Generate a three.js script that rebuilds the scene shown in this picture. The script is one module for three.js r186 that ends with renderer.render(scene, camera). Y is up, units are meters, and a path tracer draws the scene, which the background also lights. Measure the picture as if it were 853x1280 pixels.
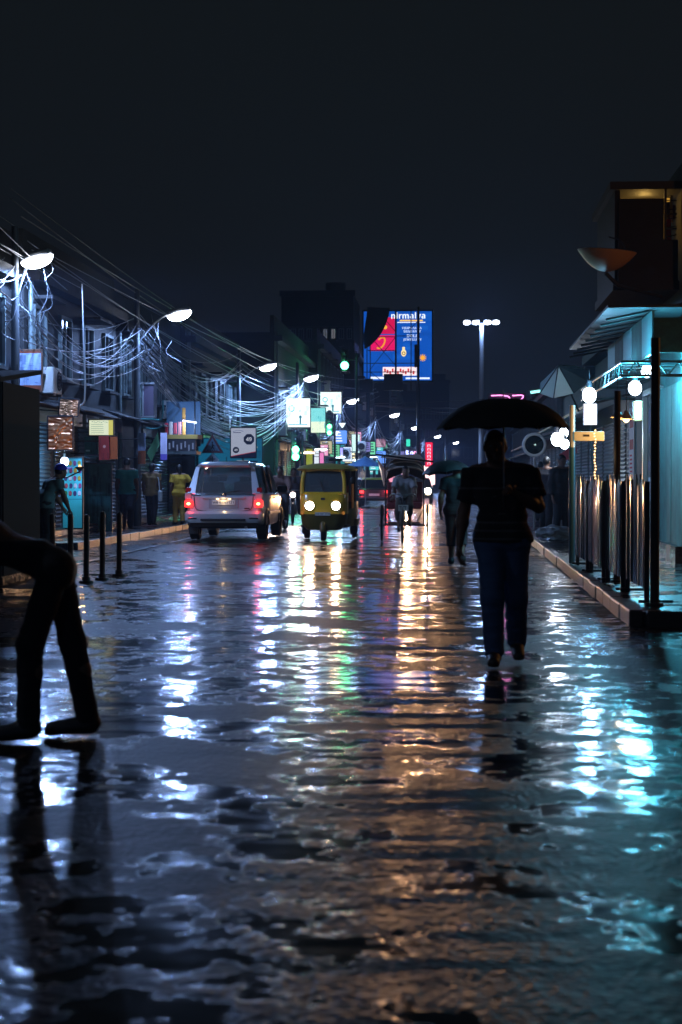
import * as THREE from 'three';
import { mergeGeometries, toCreasedNormals } from 'three/addons/utils/BufferGeometryUtils.js';
import { RoundedBoxGeometry } from 'three/addons/geometries/RoundedBoxGeometry.js';
import { ImprovedNoise } from 'three/addons/math/ImprovedNoise.js';
import { RectAreaLightUniformsLib } from 'three/addons/lights/RectAreaLightUniformsLib.js';

// ---------------------------------------------------------------- camera, sky, light, exposure
const scene = new THREE.Scene();
const EYE = 1.38, FOCAL = 2200, CX = 426.5, CY = 640;      // focal length and centre in pixels of the 853 x 1280 photograph
const camera = new THREE.PerspectiveCamera(2 * Math.atan(640 / FOCAL) * 180 / Math.PI, 853 / 1280, 0.1, 1500);
camera.position.set(0, EYE, 0);
camera.rotation.order = 'YXZ';
camera.rotation.set(-Math.atan(42 / FOCAL), Math.atan(138.5 / FOCAL), 0);
camera.focus = 40; camera.userData.fStop = 3.2;
camera.updateMatrixWorld();
scene.add(camera);

const renderer = new THREE.WebGLRenderer({ antialias: true });
renderer.setSize(682, 1024);
renderer.toneMapping = THREE.LinearToneMapping;
renderer.toneMappingExposure = 1.15;
renderer.shadowMap.enabled = true;
RectAreaLightUniformsLib.init();

{ // night sky of rain cloud over a lit town: dark slate overhead, a little bluer low down, the same all round
  const W = 64, H = 64, data = new Float32Array(W * H * 4);
  for (let r = 0; r < H; r++) {
    const el = ((r + 0.5) / H - 0.5) * Math.PI, k = Math.exp(-Math.max(0, el) / 0.22);
    for (let c = 0; c < W; c++) data.set([0.0042 + 0.0010 * k, 0.0060 + 0.0010 * k, 0.0064 + 0.0050 * k, 1], (r * W + c) * 4);
  }
  const t = new THREE.DataTexture(data, W, H, THREE.RGBAFormat, THREE.FloatType);
  t.mapping = THREE.EquirectangularReflectionMapping; t.magFilter = THREE.LinearFilter; t.needsUpdate = true;
  scene.background = t; scene.environment = t;
}
const faintFill = new THREE.DirectionalLight(0xaab8ff, 0.004);   // faint added fill; the overcast night shows no moonlight
faintFill.position.set(20, 60, 30); faintFill.castShadow = true; faintFill.shadow.radius = 30;
faintFill.shadow.camera.left = faintFill.shadow.camera.bottom = -120; faintFill.shadow.camera.right = faintFill.shadow.camera.top = 120; faintFill.shadow.camera.far = 300;
scene.add(faintFill);
scene.fog = new THREE.FogExp2(0x9fb0d6, 0.0013);

// ---------------------------------------------------------------- helpers
let seed = 20240611;
const rnd = () => { seed = (seed * 1664525 + 1013904223) >>> 0; return seed / 4294967296; };
const rr = (a, b) => a + (b - a) * rnd();
const V = (x, y, z) => new THREE.Vector3(x, y, z);
// a point of the place at depth d (metres along the street) that the photograph shows at (px, py)
function at(px, py, d) {
  const v = V((px - CX) / FOCAL, -(py - CY) / FOCAL, -1).applyQuaternion(camera.quaternion);
  return v.multiplyScalar(d / -v.z).add(camera.position);
}
const taken = new Map();
function numbered(n) { const k = taken.get(n) ?? 0; taken.set(n, k + 1); return k ? n + '_' + String(k).padStart(3, '0') : n; }
function tag(o, label, category, group, kind) {
  if (label) o.userData.label = label; if (category) o.userData.category = category;
  if (group) o.userData.group = group; if (kind) o.userData.kind = kind;
  return o;
}
function thing(name, label, category, pos = [0, 0, 0], turn = 0, group) {
  const o = new THREE.Group(); o.name = numbered(name); scene.add(o);
  o.position.set(...(pos.isVector3 ? pos.toArray() : pos)); o.rotation.y = turn;
  return tag(o, label, category, group);
}
function part(parent, name, geo, m, pos, rot) {
  const o = new THREE.Mesh(geo, m);
  o.name = parent === scene ? numbered(name) : name;
  if (pos) o.position.set(...(pos.isVector3 ? pos.toArray() : pos));
  if (rot) o.rotation.set(...rot);
  o.castShadow = o.receiveShadow = true; parent.add(o); return o;
}
function one(name, label, category, geo, m, pos, rot, group) { return tag(part(scene, name, geo, m, pos, rot), label, category, group); }
function struct(name, geo, m, pos, rot) { return tag(part(scene, name, geo, m, pos, rot), null, null, null, 'structure'); }
const lin = (r, g, b) => new THREE.Color().setRGB(r, g, b);
const std = (c, roughness = 0.7, metalness = 0, o = {}) => new THREE.MeshStandardMaterial({ color: Array.isArray(c) ? lin(...c) : c, roughness, metalness, ...o });
const phys = (c, o) => new THREE.MeshPhysicalMaterial({ color: Array.isArray(c) ? lin(...c) : c, ...o });
const glow = (c, k) => new THREE.MeshStandardMaterial({ color: 0x111111, roughness: 0.6, emissive: Array.isArray(c) ? lin(...c) : c, emissiveIntensity: k });
function pointLight(p, c, I, r, parent = scene) {
  const l = new THREE.PointLight(Array.isArray(c) ? lin(...c) : c, I); l.position.copy(p); l.castShadow = true; l.shadow.radius = r / 0.02; parent.add(l); return l;
}
function spotLight(p, to, c, I, r, angle, parent = scene, pen = 0.6) {
  const l = new THREE.SpotLight(Array.isArray(c) ? lin(...c) : c, I, 0, angle, pen); l.position.copy(p); l.target.position.copy(to); l.castShadow = true; l.shadow.radius = r / 0.02; parent.add(l); parent.add(l.target); return l;
}
function areaLight(p, to, w, h, c, I) {
  const l = new THREE.RectAreaLight(Array.isArray(c) ? lin(...c) : c, I, w, h); l.position.copy(p); l.lookAt(to); scene.add(l); return l;
}
// geometry
function box(w, h, d, x = 0, y = 0, z = 0) {       // uv in metres
  const g = new THREE.BoxGeometry(w, h, d), u = g.attributes.uv, s = [[d, h], [d, h], [w, d], [w, d], [w, h], [w, h]];
  for (let i = 0; i < 24; i++) u.setXY(i, u.getX(i) * s[i >> 2][0], u.getY(i) * s[i >> 2][1]);
  return g.translate(x, y, z);
}
function rbox(w, h, d, r = 0.01, x = 0, y = 0, z = 0) { return new RoundedBoxGeometry(w, h, d, 2, Math.min(r, w / 2.01, h / 2.01, d / 2.01)).translate(x, y, z); }
function cyl(r0, r1, h, x = 0, y = 0, z = 0, n = 12) { return new THREE.CylinderGeometry(r1, r0, h, n).translate(x, y, z); }
function rod(a, b, r, n = 8, r1 = r) {
  a = a.isVector3 ? a : V(...a); b = b.isVector3 ? b : V(...b);
  const d = b.clone().sub(a), g = new THREE.CylinderGeometry(r1, r, d.length(), n);
  g.applyQuaternion(new THREE.Quaternion().setFromUnitVectors(V(0, 1, 0), d.clone().normalize()));
  return g.translate((a.x + b.x) / 2, (a.y + b.y) / 2, (a.z + b.z) / 2);
}
function tube(pts, r, seg = 24, n = 6, closed = false) { return new THREE.TubeGeometry(new THREE.CatmullRomCurve3(pts.map(p => p.isVector3 ? p : V(...p)), closed), seg, r, n, closed); }
function merge(list) {
  const gs = list.map(g => { const q = g.index ? g.toNonIndexed() : g; for (const k of Object.keys(q.attributes)) if (!['position', 'normal', 'uv'].includes(k)) q.deleteAttribute(k);
    if (!q.attributes.uv) q.setAttribute('uv', new THREE.BufferAttribute(new Float32Array(q.attributes.position.count * 2), 2)); if (!q.attributes.normal) q.computeVertexNormals(); return q; });
  return mergeGeometries(gs);
}
function torus(R, r, n = 24, m = 8) { return new THREE.TorusGeometry(R, r, m, n); }
// skin over closed loops of points; ends closed
function loft(loops, crease = 0.7) {
  const n = loops[0].length, pos = [], idx = [];
  for (const l of loops) for (const p of l) pos.push(...p);
  for (let i = 0; i < loops.length - 1; i++) for (let j = 0; j < n; j++) { const a = i * n + j, b = i * n + (j + 1) % n, c = a + n, d = b + n; idx.push(a, b, d, a, d, c); }
  const cap = (k, flip) => { const l = loops[k], c = [0, 0, 0]; for (const p of l) for (let q = 0; q < 3; q++) c[q] += p[q] / n; const m = pos.length / 3; pos.push(...c);
    for (let j = 0; j < n; j++) { const a = k * n + j, b = k * n + (j + 1) % n; flip ? idx.push(m, b, a) : idx.push(m, a, b); } };
  cap(0, true); cap(loops.length - 1, false);
  const g = new THREE.BufferGeometry(); g.setAttribute('position', new THREE.Float32BufferAttribute(pos, 3)); g.setIndex(idx);
  return toCreasedNormals(g, crease);
}
// rounded rectangle loop in the horizontal plane: z0..z1, half width w, corner radius r
function loopXZ(w, z0, z1, y, r, bow = 0, n = 4) {
  const out = [], zc = [[w - r, z1 - r, 0], [-w + r, z1 - r, 1], [-w + r, z0 + r, 2], [w - r, z0 + r, 3]];
  for (const [cx, cz, q] of zc) for (let k = 0; k <= n; k++) { const a = (q + k / n) * Math.PI / 2; const x = cx + r * Math.cos(a), z = cz + r * Math.sin(a); out.push([x, y + bow * (1 - (x / w) ** 2), z]); }
  return out;
}
function extr(pts, depth, bevel = 0) {
  const s = new THREE.Shape(pts.map(p => new THREE.Vector2(...p)));
  return new THREE.ExtrudeGeometry(s, { depth, bevelEnabled: bevel > 0, bevelSize: bevel, bevelThickness: bevel, bevelSegments: 1, steps: 1 });
}
// noise and textures
const P3 = new ImprovedNoise();
function tileNoise(n, cells, s0) {                       // value noise that repeats
  let s = s0; const rn = () => { s = (s * 1664525 + 1013904223) >>> 0; return s / 4294967296; };
  const g = new Float32Array(cells * cells).map(rn), out = new Float32Array(n * n);
  for (let y = 0; y < n; y++) for (let x = 0; x < n; x++) {
    const u = x / n * cells, v = y / n * cells, i = Math.floor(u), j = Math.floor(v), a = u - i, b = v - j, sa = a * a * (3 - 2 * a), sb = b * b * (3 - 2 * b);
    const i1 = (i + 1) % cells, j1 = (j + 1) % cells;
    out[y * n + x] = (g[j * cells + i] * (1 - sa) + g[j * cells + i1] * sa) * (1 - sb) + (g[j1 * cells + i] * (1 - sa) + g[j1 * cells + i1] * sa) * sb;
  }
  return out;
}
function fbm(n, list, s0) { const out = new Float32Array(n * n); let t = 0; list.forEach(([c, w], i) => { const a = tileNoise(n, c, s0 + i * 977); t += w; for (let k = 0; k < out.length; k++) out[k] += a[k] * w; }); for (let k = 0; k < out.length; k++) out[k] /= t; return out; }
function dataTex(n, fn, srgb, rep) {
  const d = new Uint8Array(n * n * 4);
  for (let k = 0; k < n * n; k++) { const v = fn(k); const q = Array.isArray(v) ? v : [v, v, v]; d[k * 4] = q[0] * 255; d[k * 4 + 1] = q[1] * 255; d[k * 4 + 2] = q[2] * 255; d[k * 4 + 3] = q.length > 3 ? q[3] * 255 : 255; }
  const t = new THREE.DataTexture(d, n, n); t.wrapS = t.wrapT = THREE.RepeatWrapping; t.magFilter = THREE.LinearFilter; t.minFilter = THREE.LinearFilter;
  if (srgb) t.colorSpace = THREE.SRGBColorSpace; if (rep) t.repeat.set(rep, rep); t.needsUpdate = true; return t;
}
const clamp = (v, a = 0, b = 1) => Math.min(b, Math.max(a, v)), sst = (a, b, v) => { const t = clamp((v - a) / (b - a)); return t * t * (3 - 2 * t); };
function canvasTex(w, h, draw) {
  const c = document.createElement('canvas'); c.width = w; c.height = h; draw(c.getContext('2d'), w, h);
  const t = new THREE.CanvasTexture(c); t.colorSpace = THREE.SRGBColorSpace; t.magFilter = THREE.LinearFilter; return t;
}
// ---------------------------------------------------------------- the ground: wet asphalt, pavements, kerbs
const nB = fbm(1024, [[6, 1], [14, 0.8], [36, 0.5], [90, 0.35], [260, 0.25]], 51), nC = fbm(512, [[4, 1], [9, 0.9], [24, 0.6], [70, 0.5], [200, 0.5]], 77);
// asphalt relief and film of water from one field: coarse grain stands out, hollows lie flat under water
const NR = 2048, gA = fbm(NR, [[520, 1.0], [260, 0.8], [120, 0.4]], 11), gR = fbm(NR, [[90, 0.5], [40, 1]], 37), gM = fbm(NR, [[12, 0.9], [28, 1.0], [64, 0.9], [140, 0.6], [300, 0.35]], 23), gL = fbm(NR, [[3, 1], [7, 0.8]], 91);
const hollow = k => sst(0.43, 0.53, gM[k] + 0.36 * (gL[k] - 0.5));
const texAgg = dataTex(NR, k => { const w = hollow(k); return clamp(0.5 + (gA[k] - 0.5) * 1.15 * (1 - 0.96 * w) + (gR[k] - 0.5) * (0.7 + 0.25 * w) - 0.10 * w); }, false, 1 / 8.3);
const texWet = dataTex(NR, k => 1 - 0.74 * hollow(k), false, 1 / 8.3);
const texFilm = dataTex(NR / 2, k => { const q = hollow((k >> 10) * 2 * NR + (k & 1023) * 2); return [1, 1, 1, 0.15 + 0.85 * q]; }, false, 1 / 8.3);   // bare rough tar reflects less than the water lying on it
const texTar = dataTex(1024, k => { const v = 0.55 + 0.5 * nB[k] + 0.4 * (gA[(k >> 10) * 2 * NR + (k & 1023) * 2] - 0.5); return [v * 0.98, v, v * 1.02].map(q => clamp(q)); }, true, 1 / 9.3);
const texConc = dataTex(512, k => clamp(0.45 + 0.75 * (nC[k] - 0.25)), true, 1 / 4.7);
const texConcB = dataTex(512, k => nC[k], false, 1 / 1.3);
const M = {
  road: phys([0.010, 0.0105, 0.011], { map: texTar, roughness: 0.44, roughnessMap: texWet, bumpMap: texAgg, bumpScale: 0.0056, ior: 1.38, specularIntensityMap: texFilm }),
  pave: phys([0.055, 0.055, 0.057], { map: texConc, roughness: 0.30, roughnessMap: texWet, bumpMap: texConcB, bumpScale: 0.003, ior: 1.4 }),
  kerb: phys([0.12, 0.112, 0.105], { map: texConc, roughness: 0.38, bumpMap: texConcB, bumpScale: 0.006 }),
  soil: std([0.03, 0.028, 0.025], 0.9),
};
const ridge = (x, z) => {   // how uneven the patched asphalt lies, in metres
  const f = 0.0030 * P3.noise(x * 0.16 + 3, z * 0.55, 1.5) + 0.0030 * P3.noise(x * 0.30, z * 1.7, 4.5) + 0.0016 * P3.noise(x * 0.9, z * 3.7, 8.5) + 0.0014 * P3.noise(x * 2.0, z * 9.1, 2.5);
  const w = 0.05 * P3.noise(x * 0.5, 2.2, z * 0.2);
  let s = 0;
  for (const [zz, a, l] of [[-8.25, 0.006, 0.10], [-12.4, 0.007, 0.18], [-20.6, 0.008, 0.22], [-7.3, -0.004, 0.2], [-27.5, 0.005, 0.3], [-10.1, -0.004, 0.2]]) s += a * sst(zz - l, zz + l, z + w);
  return f - 0.004 + s * 0.35 - 0.006;
};
{
  const zs = []; for (let z = 4, d = 0.05; z > -300; z -= d) { zs.push(z); d = z > -30 ? 0.035 : Math.min(1.5, d * 1.03); } zs.push(-320);
  const xs = []; for (let i = 0; i <= 70; i++) xs.push(-14 + 26 * i / 70);
  const pos = new Float32Array(zs.length * xs.length * 3), uv = new Float32Array(zs.length * xs.length * 2), idx = [];
  zs.forEach((z, i) => xs.forEach((x, j) => { const k = i * xs.length + j; pos.set([x, ridge(x, z), z], k * 3); uv.set([x, z], k * 2); if (i && j) { const a = k - xs.length - 1, b = k - xs.length, c = k - 1; idx.push(a, b, k, a, k, c); } }));
  const g = new THREE.BufferGeometry(); g.setAttribute('position', new THREE.BufferAttribute(pos, 3)); g.setAttribute('uv', new THREE.BufferAttribute(uv, 2)); g.setIndex(idx); g.computeVertexNormals();
  if (g.attributes.normal.getY(500) < 0) { const ix = g.index.array; for (let i = 0; i < ix.length; i += 3) { const t = ix[i]; ix[i] = ix[i + 1]; ix[i + 1] = t; } g.computeVertexNormals(); }
  struct('road', g, M.road);
  struct('ground', new THREE.PlaneGeometry(1400, 1400).rotateX(-Math.PI / 2), M.soil, [0, -0.06, 0]);
}
// pavements with kerb stones, each stone a piece of its own
function pavement(name, x0, x1, z0, z1, h, kerbSide, stones) {
  const p = struct(name, box(x1 - x0 - (kerbSide ? 0.14 : 0), h, z0 - z1, (x0 + x1) / 2 + (kerbSide > 0 ? -0.07 : kerbSide < 0 ? 0.07 : 0), h / 2 - 0.02, (z0 + z1) / 2), M.pave);
  for (const [a, b] of stones) {
    const g = rbox(0.136, h + 0.03 + rr(-0.008, 0.008), a - b - 0.016, 0.022, 0, h / 2 - 0.02, 0);
    part(p, 'kerb_stone', g, M.kerb, [(kerbSide > 0 ? x1 - 0.07 : x0 + 0.07) + rr(-0.008, 0.008), rr(-0.004, 0.008), (a + b) / 2], [0, rr(-0.008, 0.008), rr(-0.02, 0.02)]);
  }
  return p;
}
const stoneRun = (z0, z1, l) => { const o = []; for (let z = z0; z > z1; z -= l) o.push([z, Math.max(z1, z - l)]); return o; };
pavement('right_pavement', 1.65, 9, -16.6, -70, 0.15, -1, stoneRun(-16.6, -60, 0.95));
{ // the end of the pavement, faced with stones across
  const p = scene.getObjectByName('right_pavement');
  for (let i = 0; i < 7; i++) part(p, 'kerb_stone', rbox(0.98, 0.175, 0.13, 0.022), M.kerb, [2.3 + i, 0.062, -16.535], [0, rr(-0.006, 0.006), 0]);
}
pavement('left_pavement', -12, -7.2, -33.6, -170, 0.15, 1, stoneRun(-33.6, -100, 1.1));
// worn painted lines
{
  const worn = (w, l, sd) => { // paint rubbed off along ragged edges: separate flakes of paint
    const gs = []; let s = sd; const r = () => { s = (s * 1664525 + 1013904223) >>> 0; return s / 4294967296; };
    for (let z = 0; z < l;) { const a = 0.25 + r() * 0.9; if (r() < 0.8) gs.push(new THREE.PlaneGeometry(w * (0.45 + 0.55 * r()), a).rotateX(-Math.PI / 2).translate((r() - 0.5) * w * 0.4, 0, -z - a / 2)); z += a + r() * 0.12; }
    return merge(gs);
  };
  const paint = phys([0.34, 0.34, 0.33], { map: texConc, roughness: 0.32 });
  struct('edge_line_marking', worn(0.12, 60, 5), paint, [-6.0, 0.012, -26]);
  struct('lane_line_marking', worn(0.10, 34, 9), paint, [-2.1, 0.012, -46]);
}
// ---------------------------------------------------------------- street lamps
const MT = {
  pole: std([0.10, 0.11, 0.12], 0.5, 0.5), dark: std([0.018, 0.02, 0.022], 0.6, 0.2), grey: std([0.20, 0.21, 0.22], 0.55, 0.2), steel: std([0.35, 0.37, 0.38], 0.35, 0.8),
  cable: std([0.05, 0.052, 0.055], 0.35), cableGrey: std([0.14, 0.15, 0.17], 0.4), black: std([0.01, 0.01, 0.011], 0.55), white: std([0.6, 0.6, 0.6], 0.5), rubber: std([0.012, 0.012, 0.012], 0.8),
};
const COOL = [0.27, 0.47, 1.0];
const lampHead = merge([rbox(0.34, 0.14, 0.62, 0.06, 0, 0.05, 0)]);
const lampLens = new THREE.SphereGeometry(1, 16, 8, 0, Math.PI * 2, Math.PI / 2, Math.PI / 2).scale(0.20, 0.19, 0.33).translate(0, -0.02, 0);
const lensGlow = glow([0.80, 0.86, 1.0], 26);
const poles = [];
function streetLamp(px, py, d, polePx, armDrop, I0, label, group, small) {
  const I = I0 * 2.0, p = at(px, py, d), b = at(polePx, 598, d), base = V(b.x, 0, -d);
  const t = thing('street_lamp', label, 'street lamp', base, 0, group);
  const l = p.clone().sub(base), topY = l.y + 0.12;
  part(t, 'pole', cyl(0.11, 0.07, topY + 0.5, 0, (topY + 0.5) / 2, 0), MT.pole);
  part(t, 'arm', tube([[0, topY - armDrop, 0], [l.x * 0.5, topY - armDrop * 0.35, l.z * 0.5], [l.x, topY, l.z]], 0.03, 12), MT.grey);
  const h = new THREE.Group(); h.name = 'lamp_head'; h.position.copy(l); h.rotation.y = Math.atan2(l.x, l.z || 0.001); h.rotation.order = 'YXZ'; h.rotation.x = -0.25; t.add(h);
  const hs = part(h, 'housing', lampHead, MT.grey); hs.name = 'housing';
  part(h, 'lens', lampLens, lensGlow);
  spotLight(V(l.x, l.y - 0.2, l.z), V(l.x + 0.4, 0, l.z), COOL, I, 0.17, 1.54, t, 0.10);
  poles.push(base.clone().setY(topY + 0.2));
  return t;
}
const LG = 'street lamps along the road';
streetLamp(46, 322, 34.4, 20, 1.0, 80, 'street lamp on the cable-hung post beside the orange-lit boards', LG);
streetLamp(224, 391, 46, 172, 0.9, 55, 'street lamp over the teal-shirted pedestrian, arm reaching over the road', LG);
streetLamp(335, 457, 67.4, 299, 0.8, 85, 'street lamp on the slim post above the white 49 board', LG);
streetLamp(389, 471, 77, 372, 0.9, 85, 'street lamp above the white lit boards, cable bundles tied to its arm', LG);
streetLamp(441, 500, 97, 424, 0.8, 60, 'street lamp where pale cables fan out over hanging white shades', LG);
streetLamp(493, 518, 119, 468, 0.7, 60, 'street lamp farther down the road toward the red neon sign', LG);
{ // two more of the row, before the first one in view: their light falls on the backs and fronts we see
  for (const [x, z, I, l] of [[-8.2, -9, 4, 'street lamp standing beside the camera side of the kiosk'], [-8.2, 13, 110, 'street lamp back along the road before the kiosk']]) {
    const t = thing('street_lamp', l, 'street lamp', [x, 0, z], 0, LG); part(t, 'pole', cyl(0.11, 0.07, 6.2, 0, 3.1, 0), MT.pole); part(t, 'arm', tube([[0, 5.0, 0], [0.6, 5.6, 0], [1.25, 5.9, 0]], 0.03, 12), MT.grey);
    const h = new THREE.Group(); h.name = 'lamp_head'; h.position.set(1.3, 5.8, 0); h.rotation.y = Math.PI / 2; t.add(h); part(h, 'housing', lampHead, MT.grey); part(h, 'lens', lampLens, lensGlow); spotLight(V(1.3, 5.55, 0), V(1.7, 0, 0), COOL, I, 0.12, 1.5, t, 0.35);
  }
}
const FG = 'far street lamps in the haze';
streetLamp(519, 534, 148, 500, 0.6, 60, 'far street lamp in the receding line beyond the cables', FG);
streetLamp(547, 545, 179, 530, 0.6, 60, 'far street lamp in the receding line beyond the cables', FG);
streetLamp(570, 553, 211, 556, 0.6, 60, 'far street lamp in the receding line beyond the cables', FG);
{ // high mast with four floods
  const d = 150, b = at(602, 598, d), t = thing('mast_light', 'tall pale mast carrying four floodlights in a row against the sky', 'mast light', [b.x, 0, -d]);
  const H = at(600, 405, d).y;
  part(t, 'mast', cyl(0.28, 0.18, H, 0, H / 2, 0), std([0.42, 0.43, 0.45], 0.5, 0.2));
  part(t, 'crossbar', rbox(3.0, 0.12, 0.16, 0.03, 0, H, 0), MT.grey);
  for (const x of [-1.25, -0.5, 0.5, 1.2]) {
    const f = new THREE.Group(); f.name = 'floodlight'; f.position.set(x, H + 0.1, 0.15); t.add(f);
    part(f, 'housing', rbox(0.62, 0.42, 0.3, 0.08, 0, 0.05, -0.06), MT.grey);
    part(f, 'lens', new THREE.SphereGeometry(0.3, 14, 10).scale(1, 0.6, 0.35).translate(0, 0, 0.14), lensGlow);
  }
  pointLight(V(0, H - 0.15, 0.55), COOL, 80, 0.3, t);
}
// ---------------------------------------------------------------- overhead cables: every one its own sagging line
function cable(a, b, sag, r, m, label, group, wob = 0) {
  const pts = []; for (let i = 0; i <= 10; i++) { const k = i / 10; pts.push(V(a.x + (b.x - a.x) * k + wob * Math.sin(k * 9 + a.y * 7) * 0.05, a.y + (b.y - a.y) * k - sag * 4 * k * (1 - k), a.z + (b.z - a.z) * k)); }
  return tag(part(scene, 'overhead_cable', tube(pts, r, 28, 5), m), label, 'cable', group);
}
function bundle(a, b, n, sag0, sag1, spread, label, group, pale = 0.5, r0 = 0.006, r1 = 0.014) {
  for (let i = 0; i < n; i++) {
    const j = () => V(rr(-spread, spread) * 0.5, rr(-spread, spread), rr(-0.2, 0.2));
    cable(a.clone().add(j()), b.clone().add(j()), rr(sag0, sag1), rr(r0, r1), rnd() < pale ? MT.cableGrey : MT.cable, label, group, rnd() < 0.3 ? 1 : 0);
  }
}
const [p1, p2, p3, p4, p5, p6, p7, p8] = poles;
const up = (p, y) => p.clone().setY(y);
bundle(up(p1, 4.7), up(p2, 5.1), 16, 0.35, 1.1, 0.7, 'black cable strung between the first two street lamp posts', 'cables from the first to the second lamp post', 0.4);
bundle(up(p2, 4.9), up(p4, 4.9), 30, 0.9, 2.3, 0.55, 'pale cable sagging between the second lamp post and the lit boards', 'cables sagging over the silver car', 0.75);
bundle(up(p2, 5.5), up(p3, 5.8), 8, 0.5, 1.2, 0.5, 'cable strung to the slim post above the 49 board', 'cables from the second to the third lamp post', 0.6);
bundle(up(p3, 5.6), up(p4, 5.5), 10, 0.2, 0.7, 0.35, 'cable strung between the slim post and the lamp over the lit boards', 'cables over the white lit boards', 0.8);
bundle(up(p4, 5.3), up(p5, 5.0), 14, 0.7, 2.1, 0.4, 'pale cable drooping past the lit boards to the next lamp', 'cables past the white lit boards', 0.8, 0.009, 0.017);
bundle(up(p5, 5.2), up(p6, 5.2), 16, 0.8, 2.6, 0.4, 'pale cable in the fan hanging over the hanging white shades', 'cables in the fan beyond the lit boards', 0.9, 0.011, 0.020);
bundle(up(p6, 5.2), up(p7, 5.1), 12, 0.8, 2.2, 0.4, 'far pale cable hanging between the lamps in the haze', 'far cables in the haze', 0.9, 0.014, 0.024);
bundle(up(p7, 5.1), up(p8, 5.1), 10, 0.8, 2.0, 0.4, 'far pale cable hanging between the lamps in the haze', 'far cables in the haze', 0.9, 0.018, 0.028);
bundle(at(-40, 255, 30), at(300, 420, 90), 5, 0.3, 1.4, 0.8, 'long thin wire passing high above the lamp posts', 'high wires over the lamp posts', 0.3, 0.008, 0.012);
bundle(up(p1, 6.3), at(470, 480, 130), 6, 0.8, 2.0, 1.0, 'long thin wire passing high above the lamp posts', 'high wires over the lamp posts', 0.3, 0.010, 0.014);
bundle(at(-30, 330, 28), up(p1, 5.4), 6, 0.1, 0.4, 0.4, 'cable running to the first post under its bright lamp', 'cables tied to the first lamp post', 0.5);
bundle(up(p6, 6.6), at(900, 470, 150), 5, 0.6, 2.0, 0.8, 'thin dark wire crossing the sky by the mast', 'wires crossing the sky by the mast', 0, 0.02, 0.03);
// loose ends and loops hanging at the first two posts
for (const [q, n, gname] of [[p1, 9, 'loose cable ends at the first lamp post'], [p2, 8, 'loose cable ends at the second lamp post']])
  for (let i = 0; i < n; i++) {
    const s = q.clone().add(V(rr(0.05, 1.0), rr(-1.4, -0.2), rr(-0.2, 0.2))), l = rr(0.4, 1.5);
    tag(part(scene, 'loose_cable', tube([s, s.clone().add(V(rr(-0.15, 0.15), -l * 0.4, 0.05)), s.clone().add(V(rr(-0.3, 0.3), -l * 0.8, 0.1)), s.clone().add(V(rr(-0.35, 0.35), -l, 0))], rr(0.005, 0.010), 16, 5), rnd() < 0.5 ? MT.cableGrey : MT.cable),
      q === p1 ? 'loose cable end dangling from the first lamp post' : 'loose cable end dangling from the second lamp post', 'cable', gname);
  }
// ---------------------------------------------------------------- buildings along the road
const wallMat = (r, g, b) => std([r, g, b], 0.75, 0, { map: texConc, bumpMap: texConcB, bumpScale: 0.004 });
const MB = {
  glass: phys([0.02, 0.025, 0.03], { roughness: 0.08, specularIntensity: 1 }), frame: std([0.10, 0.13, 0.13], 0.6), sill: wallMat(0.050, 0.050, 0.050),
  shutter: std([0.12, 0.14, 0.15], 0.45, 0.5), shutterBlue: std([0.05, 0.11, 0.17], 0.45, 0.4), ac: std([0.5, 0.5, 0.48], 0.5), pipe: std([0.16, 0.2, 0.2], 0.4, 0.3), awn: std([0.03, 0.03, 0.032], 0.8), rust: std([0.14, 0.07, 0.04], 0.8), tin: std([0.10, 0.12, 0.12], 0.45, 0.6),
};
function rollShutter(w, h) {   // ribbed steel, facing +z
  const p = []; const n = Math.round(h / 0.09);
  for (let i = 0; i <= n * 4; i++) p.push([0.018 * Math.sin(i / 4 * Math.PI * 2), i / (n * 4) * h]);
  for (let i = 0; i < 2; i++) p.push([-0.05, i ? 0 : h]);
  return extr(p.map(([a, b]) => [a, b]), w).rotateY(-Math.PI / 2).translate(w / 2, 0, 0);
}
function windowParts(t, w, h, pos, turn, o = {}) {   // faces +z of its own
  const g = new THREE.Group(); g.name = 'window'; g.position.set(...pos); g.rotation.y = turn; t.add(g);
  part(g, 'pane', box(w, h, 0.02, 0, 0, 0.02), o.pane ?? MB.glass);
  part(g, 'frame', merge([box(w + 0.12, 0.07, 0.09, 0, h / 2 + 0.035, 0.04), box(w + 0.12, 0.07, 0.09, 0, -h / 2 - 0.035, 0.04), box(0.07, h, 0.09, -w / 2 - 0.02, 0, 0.041), box(0.07, h, 0.09, w / 2 + 0.02, 0, 0.041), box(0.04, h, 0.05, 0, 0, 0.04)]), o.frame ?? MB.frame);
  part(g, 'sill', box(w + 0.3, 0.06, 0.24, 0, -h / 2 - 0.105, 0.10), MB.sill);
  if (o.hood) part(g, 'hood', box(w + 0.4, 0.07, 0.5, 0, h / 2 + 0.2, 0.24), MB.sill);
  return g;
}
function acUnit(t, pos, turn) {
  const g = new THREE.Group(); g.name = 'air_conditioner'; g.position.set(...pos); g.rotation.y = turn; t.add(g);
  part(g, 'casing', rbox(0.8, 0.56, 0.3, 0.03, 0, 0, 0.18), MB.ac);
  part(g, 'fan_grille', merge([torus(0.2, 0.012), torus(0.13, 0.01), torus(0.06, 0.01), box(0.4, 0.012, 0.01), box(0.012, 0.4, 0.01)]), MT.black, [0.12, 0, 0.34]);
  for (const x of [-0.3, 0.3]) part(g, 'bracket', box(0.05, 0.05, 0.36, x, -0.3, 0.18), MB.rust);
}
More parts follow.
